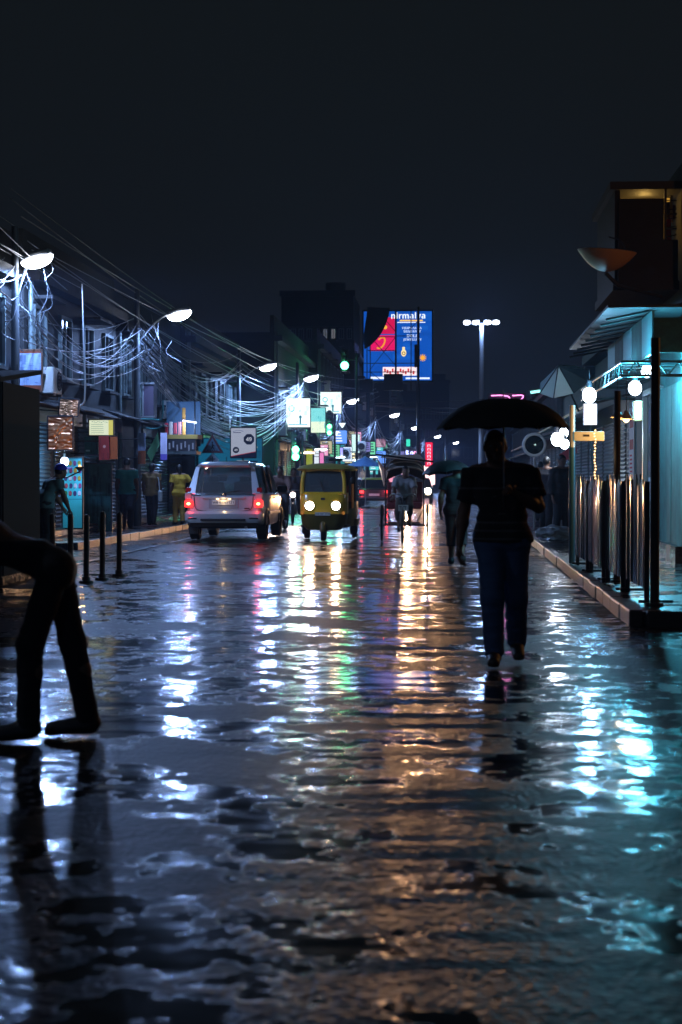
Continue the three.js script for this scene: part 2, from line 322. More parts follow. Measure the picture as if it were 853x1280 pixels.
// a house on the left of the road: its front looks toward +x
function leftHouse(z0, z1, xf, h, m, label, o = {}) {
  const L = z0 - z1, t = thing('town_house', label, 'building', [xf, 0, (z0 + z1) / 2], 0, 'houses along the road'), T = Math.PI / 2;
  part(t, 'wall', box(6, h, L - 0.05, -3, h / 2, 0), m);
  part(t, 'cornice', box(0.35, 0.22, L - 0.1, 0.16, h - 0.25, 0), MB.sill);
  part(t, 'floor_band', box(0.12, 0.18, L - 0.1, 0.06, 3.05, 0), MB.sill);
  part(t, 'parapet', box(0.16, 0.7, L - 0.1, -0.1, h + 0.35, 0), m);
  const n = Math.max(2, Math.round(L / 2.6));
  for (let f = 0; 3.4 + f * 2.9 + 1.6 < h; f++) for (let i = 0; i < n; i++) {
    const z = L / 2 - (i + 0.5) * L / n;
    windowParts(t, 1.0, 1.3, [0.0, 4.3 + f * 2.9, z], T, { hood: (i + f) % 2 === 0, pane: o.lit?.includes(f * n + i) ? o.litMat : undefined });
    if ((i * 7 + f * 3 + Math.round(z0)) % 4 === 0) acUnit(t, [0.05, 3.45 + f * 2.9, z - 0.2], T);
  }
  for (let i = 0; i < n; i++) { const z = L / 2 - (i + 0.5) * L / n; if (o.noShutter?.includes(i)) continue; part(t, 'roller_shutter', rollShutter(L / n - 0.5, 2.4), i % 2 ? MB.shutter : MB.shutterBlue, [0.03, 0.15, z], [0, T, 0]); part(t, 'shutter_box', box(0.22, 0.3, L / n - 0.4, 0.1, 2.72, z), MB.tin); }
  for (let i = 0; i < n; i++) part(t, 'awning', new THREE.BoxGeometry(0.6 + 0.15 * (i % 2), 0.03, L / n - 0.25).rotateZ(-0.3 - 0.06 * (i % 3)), MB.awn, [0.36, 2.95 + 0.05 * (i % 2), L / 2 - (i + 0.5) * L / n]);
  part(t, 'drainpipe', cyl(0.055, 0.055, h, 0.09, h / 2, L / 2 - 0.25, 8), MB.pipe);
  part(t, 'step', rbox(0.5, 0.2, L - 0.4, 0.03, 0.18, 0.22, 0), M.pave);
  return t;
}
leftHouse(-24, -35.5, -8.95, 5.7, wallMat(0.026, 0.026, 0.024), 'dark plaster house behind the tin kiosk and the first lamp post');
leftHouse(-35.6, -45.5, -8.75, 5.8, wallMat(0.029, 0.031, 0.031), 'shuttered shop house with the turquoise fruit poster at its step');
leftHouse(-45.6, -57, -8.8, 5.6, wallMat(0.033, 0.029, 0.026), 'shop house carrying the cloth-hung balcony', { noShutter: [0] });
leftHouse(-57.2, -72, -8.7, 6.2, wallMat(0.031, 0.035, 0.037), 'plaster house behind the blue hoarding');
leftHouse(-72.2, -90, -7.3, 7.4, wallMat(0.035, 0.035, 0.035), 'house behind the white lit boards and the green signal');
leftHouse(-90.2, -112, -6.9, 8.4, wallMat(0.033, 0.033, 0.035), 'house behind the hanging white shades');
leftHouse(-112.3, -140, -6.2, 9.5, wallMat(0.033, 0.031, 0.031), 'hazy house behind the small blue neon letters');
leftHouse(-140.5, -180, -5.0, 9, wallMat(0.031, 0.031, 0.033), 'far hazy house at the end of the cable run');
// tall dark blocks behind, a few windows lit
function tower(px0, px1, pyTop, d, m, label, lits, cols, depth = 10) {
  const a = at(px0, 598, d), b = at(px1, pyTop, d), w = b.x - a.x, h = b.y;
  const t = thing('apartment_block', label, 'building', [(a.x + b.x) / 2, 0, -d - depth / 2], 0, 'tall blocks behind the street');
  part(t, 'wall', box(w, h, depth, 0, h / 2, 0), m);
  part(t, 'parapet', box(w + 0.3, 0.5, 0.25, 0, h + 0.1, depth / 2), m);
  part(t, 'water_tank', cyl(0.9, 0.9, 1.5, w * 0.2, h + 0.75, 0, 16), MT.dark);
  const rows = Math.floor((h - 4) / 2.9);
  for (let r = 0; r < rows; r++) for (let c = 0; c < cols; c++) {
    const k = r * cols + c, L = lits.find(q => q[0] === c && q[1] === rows - 1 - r);
    windowParts(t, Math.min(1.2, Math.max(0.35, w / cols - 0.5)), cols > 7 ? 0.8 : 1.4, [-w / 2 + (c + 0.5) * w / cols, 5 + r * 2.9, depth / 2 + 0.001], 0, { hood: true, pane: L ? glow(L[2], L[3]) : undefined });
    if (k % 3 === 1) part(t, 'ledge', box(w / cols - 0.3, 0.1, 0.7, -w / 2 + (c + 0.5) * w / cols, 3.95 + r * 2.9, depth / 2 + 0.35), MB.sill);
  }
  return t;
}
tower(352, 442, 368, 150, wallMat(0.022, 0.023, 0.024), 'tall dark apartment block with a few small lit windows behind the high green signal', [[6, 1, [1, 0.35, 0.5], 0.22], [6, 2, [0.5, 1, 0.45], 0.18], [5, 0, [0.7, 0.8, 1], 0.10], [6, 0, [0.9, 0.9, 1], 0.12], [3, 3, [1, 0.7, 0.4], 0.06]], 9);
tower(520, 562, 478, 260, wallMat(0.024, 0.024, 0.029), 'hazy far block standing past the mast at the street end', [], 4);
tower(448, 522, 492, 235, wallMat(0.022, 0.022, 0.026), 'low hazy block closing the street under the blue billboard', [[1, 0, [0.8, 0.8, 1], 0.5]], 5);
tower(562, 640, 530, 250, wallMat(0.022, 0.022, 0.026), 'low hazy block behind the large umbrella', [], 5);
// right side of the road: fronts look toward -x
function rightHouse(z0, z1, xf, h, m, label, o = {}) {
  const L = z0 - z1, t = thing('shop_house', label, 'building', [xf, 0, (z0 + z1) / 2], 0, 'shops along the pavement'), T = -Math.PI / 2;
  part(t, 'wall', box(6, h, L - 0.05, 3, h / 2, 0), m);
  part(t, 'cornice', box(0.35, 0.2, L - 0.1, -0.16, h - 0.2, 0), MB.sill);
  const n = Math.max(2, Math.round(L / 2.6));
  for (let f = 0; 3.4 + f * 2.9 + 1.6 < h; f++) for (let i = 0; i < n; i++) windowParts(t, 1.0, 1.3, [0, 4.3 + f * 2.9, L / 2 - (i + 0.5) * L / n], T, { hood: true });
  if (!o.open) for (let i = 0; i < n; i++) part(t, 'roller_shutter', rollShutter(L / n - 0.5, 2.5), MB.shutter, [-0.03, 0.15, L / 2 - (i + 0.5) * L / n], [0, T, 0]);
  part(t, 'awning', new THREE.BoxGeometry(1.0, 0.05, L - 0.6).rotateZ(0.25).translate(-0.56, 2.95, 0), MB.tin);
  return t;
}
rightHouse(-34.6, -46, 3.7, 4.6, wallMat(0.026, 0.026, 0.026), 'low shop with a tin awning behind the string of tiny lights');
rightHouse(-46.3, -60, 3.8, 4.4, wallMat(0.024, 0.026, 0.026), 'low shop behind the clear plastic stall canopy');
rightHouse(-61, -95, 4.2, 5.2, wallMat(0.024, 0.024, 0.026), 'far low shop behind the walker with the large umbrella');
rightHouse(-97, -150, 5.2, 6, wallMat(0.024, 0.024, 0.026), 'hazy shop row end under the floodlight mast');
// ---------------------------------------------------------------- right side: teal shop front, barriers, stall
const TEAL = wallMat(0.045, 0.30, 0.27);
const bulbCool = glow([0.75, 0.9, 1.0], 22), bulbWarm = glow([1.0, 0.62, 0.25], 9);
{
  const t = thing('teal_shop', 'teal sheet-metal shop front lit by two bare bulbs beside the steel barriers', 'building', [3.4, 0, 0]);
  part(t, 'wall', box(5.6, 3.6, 8.2, 2.85, 1.8, -30.1), TEAL);
  for (const [a, b] of [[26.05, 27.35], [27.42, 28.85], [31.3, 32.5], [32.6, 33.9]]) part(t, 'panel', rbox(0.06, 2.55, b - a, 0.015, 0.0, 1.55, -(a + b) / 2), TEAL);
  part(t, 'plinth', box(0.16, 0.32, 8.1, -0.05, 0.22, -30.1), M.pave);
  // doorway with papers pasted on a cream inner wall
  part(t, 'inner_wall', box(0.05, 2.5, 1.75, 0.0, 1.55, -29.85), wallMat(0.62, 0.60, 0.50));
  part(t, 'door_frame', merge([box(0.14, 2.6, 0.10, -0.03, 1.55, -28.92), box(0.14, 2.6, 0.12, -0.03, 1.55, -30.8), box(0.14, 0.1, 1.9, -0.03, 2.84, -29.86)]), std([0.30, 0.33, 0.34], 0.35, 0.7));
  const paper = std([0.7, 0.72, 0.75], 0.8), ink = std([0.03, 0.05, 0.16], 0.6);
  for (const [y, z, h, w, m] of [[2.35, -29.3, 0.5, 0.42, paper], [1.75, -29.5, 0.55, 0.6, paper], [2.35, -30.2, 0.4, 0.4, ink], [0.95, -29.35, 0.6, 0.35, ink], [1.6, -30.25, 0.16, 0.5, ink], [1.2, -30.2, 0.4, 0.45, paper]]) part(t, 'pasted_notice', box(0.012, h, w, -0.034, y, z), m);
  // steel frame of the canopy over the pavement, teal sheets above
  const fr = []; for (const y of [2.86, 3.06]) for (const z of [-25.6, -33]) fr.push(rod([-0.95, y, z], [0, y, z], 0.022));
  fr.push(rod([-0.95, 2.86, -25.6], [-0.95, 2.86, -33.5], 0.025), rod([-0.95, 3.06, -25.6], [-0.95, 3.06, -33.5], 0.025));
  for (let z = -25.6; z > -33; z -= 0.75) fr.push(rod([-0.95, 2.86, z], [-0.95, 3.06, z - 0.375], 0.012), rod([-0.95, 3.06, z - 0.375], [-0.95, 2.86, z - 0.75], 0.012), rod([-0.95, 3.06, z], [0, 3.06, z], 0.014));
  for (let x = -0.9; x < 0; x += 0.3) fr.push(rod([x, 2.86, -25.6], [x + 0.15, 3.06, -25.6], 0.012), rod([x + 0.15, 3.06, -25.6], [x + 0.3, 2.86, -25.6], 0.012));
  part(t, 'canopy_frame', merge(fr), std([0.12, 0.2, 0.2], 0.4, 0.6));
  for (let i = 0; i < 5; i++) part(t, 'fascia_sheet', box(0.03, 0.62, 1.4, -0.5, 3.5, -26.4 - i * 1.46), i % 2 ? TEAL : std([0.10, 0.34, 0.36], 0.5));
  part(t, 'end_sheet', box(0.95, 0.5, 0.03, -0.02, 3.45, -25.68), TEAL);
  part(t, 'canopy_roof', box(1.2, 0.04, 8.3, -0.56, 3.86, -29.75), MT.black);  // outer edge extended to keep the bulb light off the dish
  for (let i = 0; i < 9; i++) part(t, 'awning_rib', rod([-1.15, 3.7, -26 - i], [0.1, 3.95, -26 - i], 0.02), MT.dark);
}
function bareBulb(px, py, d, r, m, c, I, label, group, drop = 0.4) {
  const p = at(px, py, d), t = thing('bulb', label, 'light bulb', p, 0, group);
  part(t, 'glass', new THREE.SphereGeometry(r, 16, 12).scale(1, 1.15, 1), m);
  part(t, 'socket', cyl(r * 0.45, r * 0.4, r * 1.1, 0, r * 1.55, 0), MT.black);
  part(t, 'wire', rod([0, r * 2, 0], [0, drop, 0], 0.006, 5), MT.cable);
  if (I) pointLight(V(0, 0, r * 1.6), c, I, r * 0.9, t);
  return t;
}
bareBulb(809, 464, 26.6, 0.085, bulbCool, [0.08, 0.64, 0.95], 13, 'bare white bulb under the canopy frame, the upper of the two', null, 0.2);
bareBulb(794, 485, 26.0, 0.095, bulbCool, [0.08, 0.64, 0.95], 13, 'bare white bulb hanging below the canopy frame beside the cream box', null, 0.32);
bareBulb(737, 494, 28.5, 0.11, bulbCool, [0.2, 0.6, 1.0], 11, 'large bare bulb above the white light box by the stall canopy');
bareBulb(697, 549, 40, 0.14, bulbCool, [0.7, 0.8, 1.0], 5, 'round white bulb, lowest of the bunch over the stalls', 'bunch of bulbs over the stalls');
bareBulb(705, 541, 40.5, 0.10, bulbCool, [0.7, 0.8, 1.0], 0, 'small white bulb, top of the bunch over the stalls', 'bunch of bulbs over the stalls');
bareBulb(706, 555, 40.2, 0.10, bulbCool, [0.7, 0.8, 1.0], 0, 'small white bulb beside the red pennant over the stalls', 'bunch of bulbs over the stalls');
for (const [x, y] of [[772, 522], [783, 524]]) {
  const p = at(x, y, 25.1), t = thing('shaded_lamp', 'small warm lamp in a cone shade hanging by the red and white poster', 'lamp', p, 0, 'warm shaded lamps');
  part(t, 'shade', new THREE.LatheGeometry([[0.02, 0.12], [0.10, 0.0], [0.092, 0.0], [0.012, 0.112]].map(q => new THREE.Vector2(...q)), 18), std([0.3, 0.26, 0.2], 0.5));
  part(t, 'bulb', new THREE.SphereGeometry(0.045, 12, 8), bulbWarm, [0, 0.0, 0]);
  part(t, 'wire', rod([0, 0.11, 0], [0, 0.6, 0], 0.006, 5), MT.cable);
  pointLight(V(0, -0.07, 0.03), [1.0, 0.5, 0.16], 1.6, 0.04, t);
}
{ // dark upper storey with an enclosed balcony and its yellow-lit opening
  const t = thing('upper_storey', 'dark upper storey over the teal shop with a yellow-lit corner opening', 'building', [3.4, 3.9, 0]);
  part(t, 'wall', box(5.6, 2.3, 7.5, 2.9, 1.15, -30.6), wallMat(0.022, 0.021, 0.020));
  part(t, 'balcony_floor', box(1.0, 0.14, 3.4, -0.45, 0.42, -28.8), wallMat(0.022, 0.021, 0.020));
  part(t, 'balcony_roof', box(1.1, 0.12, 3.4, -0.45, 1.94, -28.8), MB.awn);
  part(t, 'side_wall', box(0.08, 1.4, 3.2, -0.88, 1.18, -28.8), wallMat(0.022, 0.021, 0.020));
  part(t, 'parapet', box(0.9, 0.62, 0.08, -0.42, 0.80, -27.15), wallMat(0.022, 0.021, 0.020));
  part(t, 'shutter_leaf', box(0.68, 0.66, 0.04, -0.52, 1.42, -27.18), wallMat(0.022, 0.021, 0.020));
  part(t, 'post', merge([box(0.035, 0.80, 0.06, -0.16, 1.48, -27.14), box(0.16, 0.025, 0.05, -0.07, 1.5, -27.13), box(0.16, 0.025, 0.05, -0.07, 1.28, -27.13)]), MT.dark);
  part(t, 'lit_window', box(0.86, 0.8, 0.04, -0.42, 1.5, -28.0), glow([1.0, 0.5, 0.07], 0.4));
  for (let i = 0; i < 5; i++) part(t, 'window_bar', rod([-0.14 + 0.001 * i, 1.16 + i * 0.14, -27.2], [0.02, 1.2 + i * 0.13, -27.2], 0.008, 5), MT.black);
  for (let i = 0; i < 4; i++) part(t, 'hung_cloth', rbox(0.045, 0.22 + 0.1 * (i % 3), 0.03, 0.01, -0.13 + i * 0.045, 1.62 - 0.05 * (i % 2), -27.4), std([[0.3, 0.2, 0.05], [0.05, 0.03, 0.02], [0.4, 0.3, 0.1], [0.1, 0.04, 0.03]][i], 0.8));
  part(t, 'curtain', extr([[0, 0], [0.12, 0], [0.11, 0.36], [0.05, 0.34]], 0.03).translate(-0.17, 1.1, -27.3), std([0.45, 0.02, 0.02], 0.8));
  pointLight(V(-0.42, 1.75, -27.7), [1.0, 0.6, 0.15], 0.5, 0.06, t);
}
{ // satellite dish
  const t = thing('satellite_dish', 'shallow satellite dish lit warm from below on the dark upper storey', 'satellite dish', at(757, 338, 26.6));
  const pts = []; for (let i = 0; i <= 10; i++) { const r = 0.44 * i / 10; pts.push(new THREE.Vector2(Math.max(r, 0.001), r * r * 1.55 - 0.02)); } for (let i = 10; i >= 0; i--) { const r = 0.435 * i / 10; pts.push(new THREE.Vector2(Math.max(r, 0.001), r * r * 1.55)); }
  part(t, 'bowl', new THREE.LatheGeometry(pts, 36), std([0.45, 0.26, 0.12], 0.5), [0, 0, 0], [0.05, 0, -0.08]);  // orange of the lamplight also mixed into the bowl colour
  part(t, 'feed_arm', tube([[0.3, 0.12, 0.15], [0.25, 0.4, 0.1], [0.05, 0.5, 0]], 0.012, 10), MT.dark);
  part(t, 'mount', merge([rod([0, -0.04, 0], [0.2, -0.22, -0.1], 0.03), rod([0.2, -0.22, -0.1], [0.9, -0.34, -0.6], 0.03)]), MT.dark);
}
// steel barriers along the kerb: flat pickets, each its own
{
  const steel = phys([0.035, 0.10, 0.17], { metalness: 0.55, roughness: 0.22, clearcoat: 0.6, clearcoatRoughness: 0.12 }), steelD = phys([0.02, 0.035, 0.05], { metalness: 0.5, roughness: 0.28 });
  const pick = [1.02, 1.08, 1.13].map(h => extr([[-0.05, 0], [0.05, 0], [0.05, h - 0.06], [0.02, h], [-0.02, h], [-0.05, h - 0.06]], 0.012, 0.002));
  for (let s = 0; s < 4; s++) {
    const z0 = -17.6 - s * 1.98, z1 = z0 - 1.9, xa = 1.90 - s * 0.042, t = thing('steel_barrier', ['barrier section of tall steel pickets, end one by the pavement edge', 'barrier section of steel pickets, second from the pavement edge', 'barrier section of steel pickets, third from the pavement edge', 'barrier section of steel pickets beside the two-tone pole'][s], 'barrier', [xa, 0.13, 0], 0, 'steel barriers along the kerb');
    t.rotation.y = 0; const n = 13;
    for (let i = 0; i < n; i++) part(t, 'picket', pick[i % 3], i % 4 === 3 ? steelD : steel, [rr(-0.006, 0.006), 0.16, z0 - 0.08 - i * 1.75 / (n - 1)], [0, Math.PI / 2 + rr(-0.25, 0.25), 0]);
    part(t, 'rail', box(0.03, 0.05, 1.9, 0.03, 0.34, (z0 + z1) / 2), steel); part(t, 'rail', box(0.03, 0.05, 1.9, 0.03, 1.0, (z0 + z1) / 2), steel);
    for (const z of [z0, z1]) { part(t, 'leg', merge([box(0.05, 1.22, 0.05, 0.03, 0.61, z), box(0.34, 0.03, 0.06, 0.12, 0.03, z)]), steelD); }
  }
}
one('dark_post', 'tall dark post at the open end of the steel barriers', 'post', merge([cyl(0.045, 0.045, 2.62, 0, 1.31, 0, 14), cyl(0.09, 0.09, 0.03, 0, 0.02, 0, 14)]), MT.dark, [1.98, 0.13, -17.35]);
one('dark_post', 'shorter dark post inside the barriers carrying the string of tiny lights', 'post', merge([cyl(0.04, 0.04, 2.3, 0, 1.15, 0, 12), cyl(0.08, 0.08, 0.03, 0, 0.02, 0, 12)]), MT.dark, [1.98, 0.13, -21.3]);
{
  const t = thing('sign_pole', 'two-tone pole, pale above and blue below, holding a small white board', 'pole', [1.74, 0.13, -25.7]);
  part(t, 'upper_pole', cyl(0.042, 0.042, 0.62, 0, 2.0, 0, 14), std([0.5, 0.55, 0.55], 0.4)); part(t, 'lower_pole', cyl(0.045, 0.045, 1.7, 0, 0.85, 0, 14), std([0.03, 0.13, 0.22], 0.35));
  part(t, 'board', rbox(0.44, 0.14, 0.025, 0.01, 0.24, 1.86, 0.05), std([0.55, 0.6, 0.58], 0.6)); part(t, 'slot', box(0.09, 0.03, 0.006, 0.2, 1.87, 0.067), MT.black);
}
{ // clear plastic stall canopy, tilted; panels between black ribs
  const t = thing('stall_canopy', 'tilted eight-sided plastic canopy with white panels over a stall', 'canopy', at(703, 470, 30), 0);
  t.rotation.set(0.5, 0.3, 0.35);
  const sheet = phys([0.75, 0.8, 0.8], { roughness: 0.55, transmission: 0.45 }), tarp = std([0.04, 0.05, 0.06], 0.6), pale = phys([0.4, 0.62, 0.6], { roughness: 0.55, transmission: 0.4 });
  const R = 0.46, rib = [];
  for (let i = 0; i < 8; i++) {
    const a = i * Math.PI / 4, b = a + Math.PI / 4, q = [[0, 0.22, 0], [R * Math.cos(a), -0.12, R * Math.sin(a)], [R * Math.cos(b), -0.12, R * Math.sin(b)]];
    const lo = q.map(p => [p[0] * 0.985, p[1] - 0.012, p[2] * 0.985]);
    part(t, 'panel', loft([q, lo], 0.3), i === 2 || i === 3 ? sheet : i === 4 ? pale : i === 1 || i === 0 ? tarp : pale);
    part(t, 'rib', rod(q[0], q[1], 0.011, 6), MT.black);
  }
  part(t, 'pole', rod([0, 0.2, 0], [0.05, -0.75, 0.05], 0.016), MT.dark);
}
{
  const c = at(738, 518, 28.8), t = thing('light_box', 'narrow white light box standing upright under the large bare bulb', 'light box', c);
  part(t, 'case', rbox(0.23, 0.36, 0.07, 0.015, 0, 0, -0.02), MT.grey); part(t, 'lit_screen', rbox(0.205, 0.335, 0.03, 0.01, 0, 0, 0.025), glow([0.95, 0.88, 1.0], 2.4));
  part(t, 'bracket', rod([0, -0.18, -0.03], [0.05, -0.95, -0.05], 0.014), MT.dark);
}
one('cream_box', 'cream sign box hung below the bare bulbs', 'sign', rbox(0.13, 0.30, 0.2, 0.02), std([0.7, 0.55, 0.25], 0.6), at(797, 514, 26.4), null);
{ // string of tiny warm lights
  const t = thing('string_lights', 'string of tiny warm lights hanging down beside the dark post', 'string lights', at(744, 538, 21.35));
  const g = new THREE.SphereGeometry(0.009, 8, 6), m = glow([1, 0.6, 0.25], 5);
  part(t, 'wire', rod([0, 0.1, 0], [0, -0.62, 0], 0.003, 5), MT.cable);
  for (let i = 0; i < 17; i++) part(t, 'tiny_bulb', g, m, [rr(-0.008, 0.008), -i * 0.036, 0.01]);
  pointLight(V(0, -0.3, 0.06), [1, 0.55, 0.2], 0.10, 0.01, t);
}
{
  const tx = canvasTex(128, 512, (c, w, h) => { c.fillStyle = '#d8d2cc'; c.fillRect(0, 0, w, h); c.fillStyle = '#b01818'; c.fillRect(14, 30, 100, 90); c.fillRect(14, 190, 100, 60); c.fillStyle = '#c33'; for (let i = 0; i < 9; i++) c.fillRect(20, 280 + i * 24, 60 + (i * 37) % 34, 11); });
  one('red_poster', 'red and white poster on the wall past the doorway', 'poster', box(0.02, 1.6, 0.9), new THREE.MeshStandardMaterial({ map: tx, roughness: 0.8 }), [3.36, 1.9, -33.2]).geometry.attributes.uv.array.forEach((v, i, a) => { a[i] = i % 2 ? v / 1.6 : v / 0.9; });
}
// far things between the stalls
{
  const t = thing('traffic_mirror', 'round traffic mirror with a pale rim on a thin post among the stalls', 'traffic mirror', [at(668, 598, 44).x, 0.13, -44]);
  const y = at(668, 556, 44).y - 0.13;
  part(t, 'rim', torus(0.26, 0.045, 28), std([0.6, 0.62, 0.62], 0.4), [0, y, 0]); part(t, 'face', new THREE.SphereGeometry(0.6, 20, 8, 0, Math.PI * 2, 0, 0.45).rotateX(Math.PI / 2).translate(0, 0, -0.52), phys([0.05, 0.07, 0.06], { roughness: 0.1, metalness: 0.8 }), [0, y, 0]);
  part(t, 'post', cyl(0.03, 0.03, y - 0.2, 0, (y - 0.2) / 2, -0.03), MT.steel);
}
one('pennant', 'small red and pink cloth pennant tied below the bunch of bulbs', 'pennant', extr([[0, 0], [0.36, 0.22], [0.4, 0.04], [0.12, -0.16]], 0.02), std([0.7, 0.12, 0.14], 0.7), at(699, 568, 39));
one('garbage_sack', 'crumpled pale plastic sack lying on the pavement by the kerb', 'sack', (() => { const g = new THREE.IcosahedronGeometry(0.3, 4); const p = g.attributes.position; for (let i = 0; i < p.count; i++) { const v = V(p.getX(i), p.getY(i), p.getZ(i)); const n = 1 + 0.5 * P3.noise(v.x * 6, v.y * 6, v.z * 6) + 0.2 * P3.noise(v.x * 17, v.y * 17, v.z * 17); p.setXYZ(i, v.x * n * 1.2, Math.max(-0.12, v.y * n * 0.55), v.z * n); } g.computeVertexNormals(); return g; })(), phys([0.3, 0.32, 0.34], { roughness: 0.3 }), [at(692, 598, 36).x, 0.25, -36]);
// pink neon outlines and a cyan tube at the far stalls
{
  const t = thing('neon_sign', 'pink neon outline above the far stalls', 'neon sign', at(628, 500, 80)); const m = glow([1.0, 0.25, 0.75], 3);
  part(t, 'neon_tube', tube([[-0.5, 0.2, 0], [0.1, 0.2, 0], [0.32, 0.12, 0], [0.36, -0.2, 0]], 0.028, 20), m); part(t, 'neon_tube', tube([[0.45, 0.2, 0], [0.95, 0.18, 0], [0.7, -0.15, 0]], 0.028, 20), m);
  part(t, 'backing', box(1.7, 0.62, 0.06, 0.22, 0, -0.08), MT.dark); pointLight(V(0.2, 0, 0.2), [1, 0.25, 0.7], 1.2, 0.1, t);
}
{
  const t = thing('tube_light', 'short cyan tube light jutting out by the stall canopy', 'tube light', at(672, 490, 34));
  part(t, 'tube', rod([-0.13, -0.01, 0], [0.13, 0.03, 0], 0.024), glow([0.3, 0.95, 0.9], 2)); part(t, 'batten', rod([-0.16, 0.03, 0], [0.5, 0.11, -0.1], 0.018), MT.grey);
}
{ // sodium lamp on the corner house just out of view: its orange light lies on the dish, the kerb and the barrier tops
  const t = thing('wall_lamp', 'orange sodium lamp on a bracket at the corner past the pavement end', 'street lamp', [8.2, 0, -20]);
  part(t, 'pole', cyl(0.07, 0.05, 3.7, 0, 1.85, 0), MT.pole); part(t, 'arm', rod([0, 3.6, 0], [-0.7, 3.75, 0], 0.03), MT.grey); part(t, 'housing', rbox(0.46, 0.12, 0.26, 0.05, -0.85, 3.78, 0), MT.grey);
  part(t, 'lens', new THREE.SphereGeometry(0.12, 14, 8).scale(1.5, 0.7, 0.9).translate(-0.85, 3.7, 0), glow([1, 0.45, 0.08], 12));
  pointLight(V(-0.85, 3.52, 0), [1, 0.40, 0.09], 15, 0.08, t);
}
// ---------------------------------------------------------------- left side: kiosk, boards, signs, bollards
{
  const t = thing('tin_kiosk', 'closed dark tin kiosk standing at the roadside before the first lamp post', 'kiosk', [-6.8, 0, -23.2]);
  const prof = []; for (let i = 0; i <= 120; i++) prof.push([-1.0 + i / 60, 0.014 * Math.sin(i * Math.PI / 2)]); prof.push([1.0, -0.05], [-1.0, -0.05]);
  const sheet = extr(prof, 2.5).rotateX(-Math.PI / 2);
  const tin = std([0.006, 0.007, 0.008], 0.95);
  part(t, 'front_sheet', sheet, tin, [0, 0.12, 0.9]); part(t, 'side_sheet', sheet, tin, [1.0, 0.12, -0.1], [0, Math.PI / 2, 0]); part(t, 'side_sheet', sheet, tin, [-1.0, 0.12, -0.1], [0, -Math.PI / 2, 0]);
  part(t, 'roof', new THREE.BoxGeometry(2.15, 0.06, 2.3).rotateX(0.1), tin, [0, 2.75, 0]); part(t, 'base', box(2.05, 0.14, 1.9, 0, 0.07, -0.1), M.pave);
  part(t, 'corner_post', merge([box(0.06, 2.6, 0.06, -1, 1.4, 0.9), box(0.06, 2.6, 0.06, 1, 1.4, 0.9)]), MT.dark);
}
// bollards
for (const [px, py, k] of [[67, 727, 0], [88, 735, 1], [108, 730, 2], [128, 726, 3], [149, 721, 4]]) {
  const d = EYE * FOCAL / (py - 598), p = at(px, py, d), h = 0.87 + (k % 2) * 0.03;
  const t = thing('bollard', ['slim dark bollard standing apart, beside the kiosk', 'slim dark bollard, first of the straight row from the kiosk', 'slim dark bollard, second of the straight row from the kiosk', 'slim dark bollard, third of the straight row from the kiosk', 'slim dark bollard, last of the straight row from the kiosk'][k], 'bollard', [p.x, 0, p.z], 0, 'bollards along the road edge');
  t.rotation.z = rr(-0.02, 0.02);
  part(t, 'post', merge([cyl(0.038, 0.036, h, 0, h / 2, 0, 14), new THREE.SphereGeometry(0.036, 12, 6, 0, 6.3, 0, 1.57).translate(0, h, 0)]), std([0.025, 0.026, 0.028], 0.4, 0.2)); part(t, 'base_plate', merge([cyl(0.10, 0.09, 0.035, 0, 0.012, 0, 16), cyl(0.06, 0.05, 0.06, 0, 0.05, 0, 14)]), MT.dark);
}
// boards and banners that stand out from the fronts
const uvFit = g => { const p = g.attributes.position, u = g.attributes.uv; g.computeBoundingBox(); const b = g.boundingBox; for (let i = 0; i < p.count; i++) u.setXY(i, (p.getX(i) - b.min.x) / (b.max.x - b.min.x), (p.getY(i) - b.min.y) / (b.max.y - b.min.y)); return g; };
function board(name, label, cat, px0, py0, px1, py1, d, face, o = {}) {
  const a = at(px0, py1, d), b = at(px1, py0, d), w = b.x - a.x, h = b.y - a.y, c = V((a.x + b.x) / 2, (a.y + b.y) / 2, -d);
  const t = thing(name, label, cat, c, o.turn ?? 0, o.group);
  t.rotation.z = o.tilt ?? 0;
  part(t, 'panel', uvFit(new THREE.BoxGeometry(w, h, 0.04)), face);
  if (o.frame !== false) part(t, 'frame', merge([box(w + 0.04, 0.03, 0.06, 0, h / 2 + 0.012, 0), box(w + 0.04, 0.03, 0.06, 0, -h / 2 - 0.012, 0), box(0.03, h, 0.062, -w / 2 - 0.012, 0, 0), box(0.03, h, 0.062, w / 2 + 0.012, 0, 0)]), o.frameMat ?? MT.dark);
  if (o.arm !== false) for (const q of [0.3, -0.3]) part(t, 'bracket', rod([-w / 2, h * q, -0.03], [-w / 2 - (o.reach ?? 0.5), h * q, -0.03], 0.015), MT.dark);
  if (o.light) { const l = areaLight(c.clone().add(V(0, 0, 0.06)), c.clone().add(V(0.0, 0, 5)), w, h, o.light[0], o.light[1]); }
  return t;
}
const tmap = (tx, o = {}) => new THREE.MeshStandardMaterial({ map: tx, roughness: 0.6, ...o });
const lit = (tx, k) => new THREE.MeshStandardMaterial({ color: 0x222222, roughness: 0.6, emissive: 0xffffff, emissiveMap: tx, emissiveIntensity: k });
const grime = (c, w, h, n, col, a) => { for (let i = 0; i < n; i++) { c.fillStyle = col; c.globalAlpha = a * rnd(); c.fillRect(rnd() * w, rnd() * h, rnd() * w * 0.12, rnd() * h * 0.3); } c.globalAlpha = 1; };
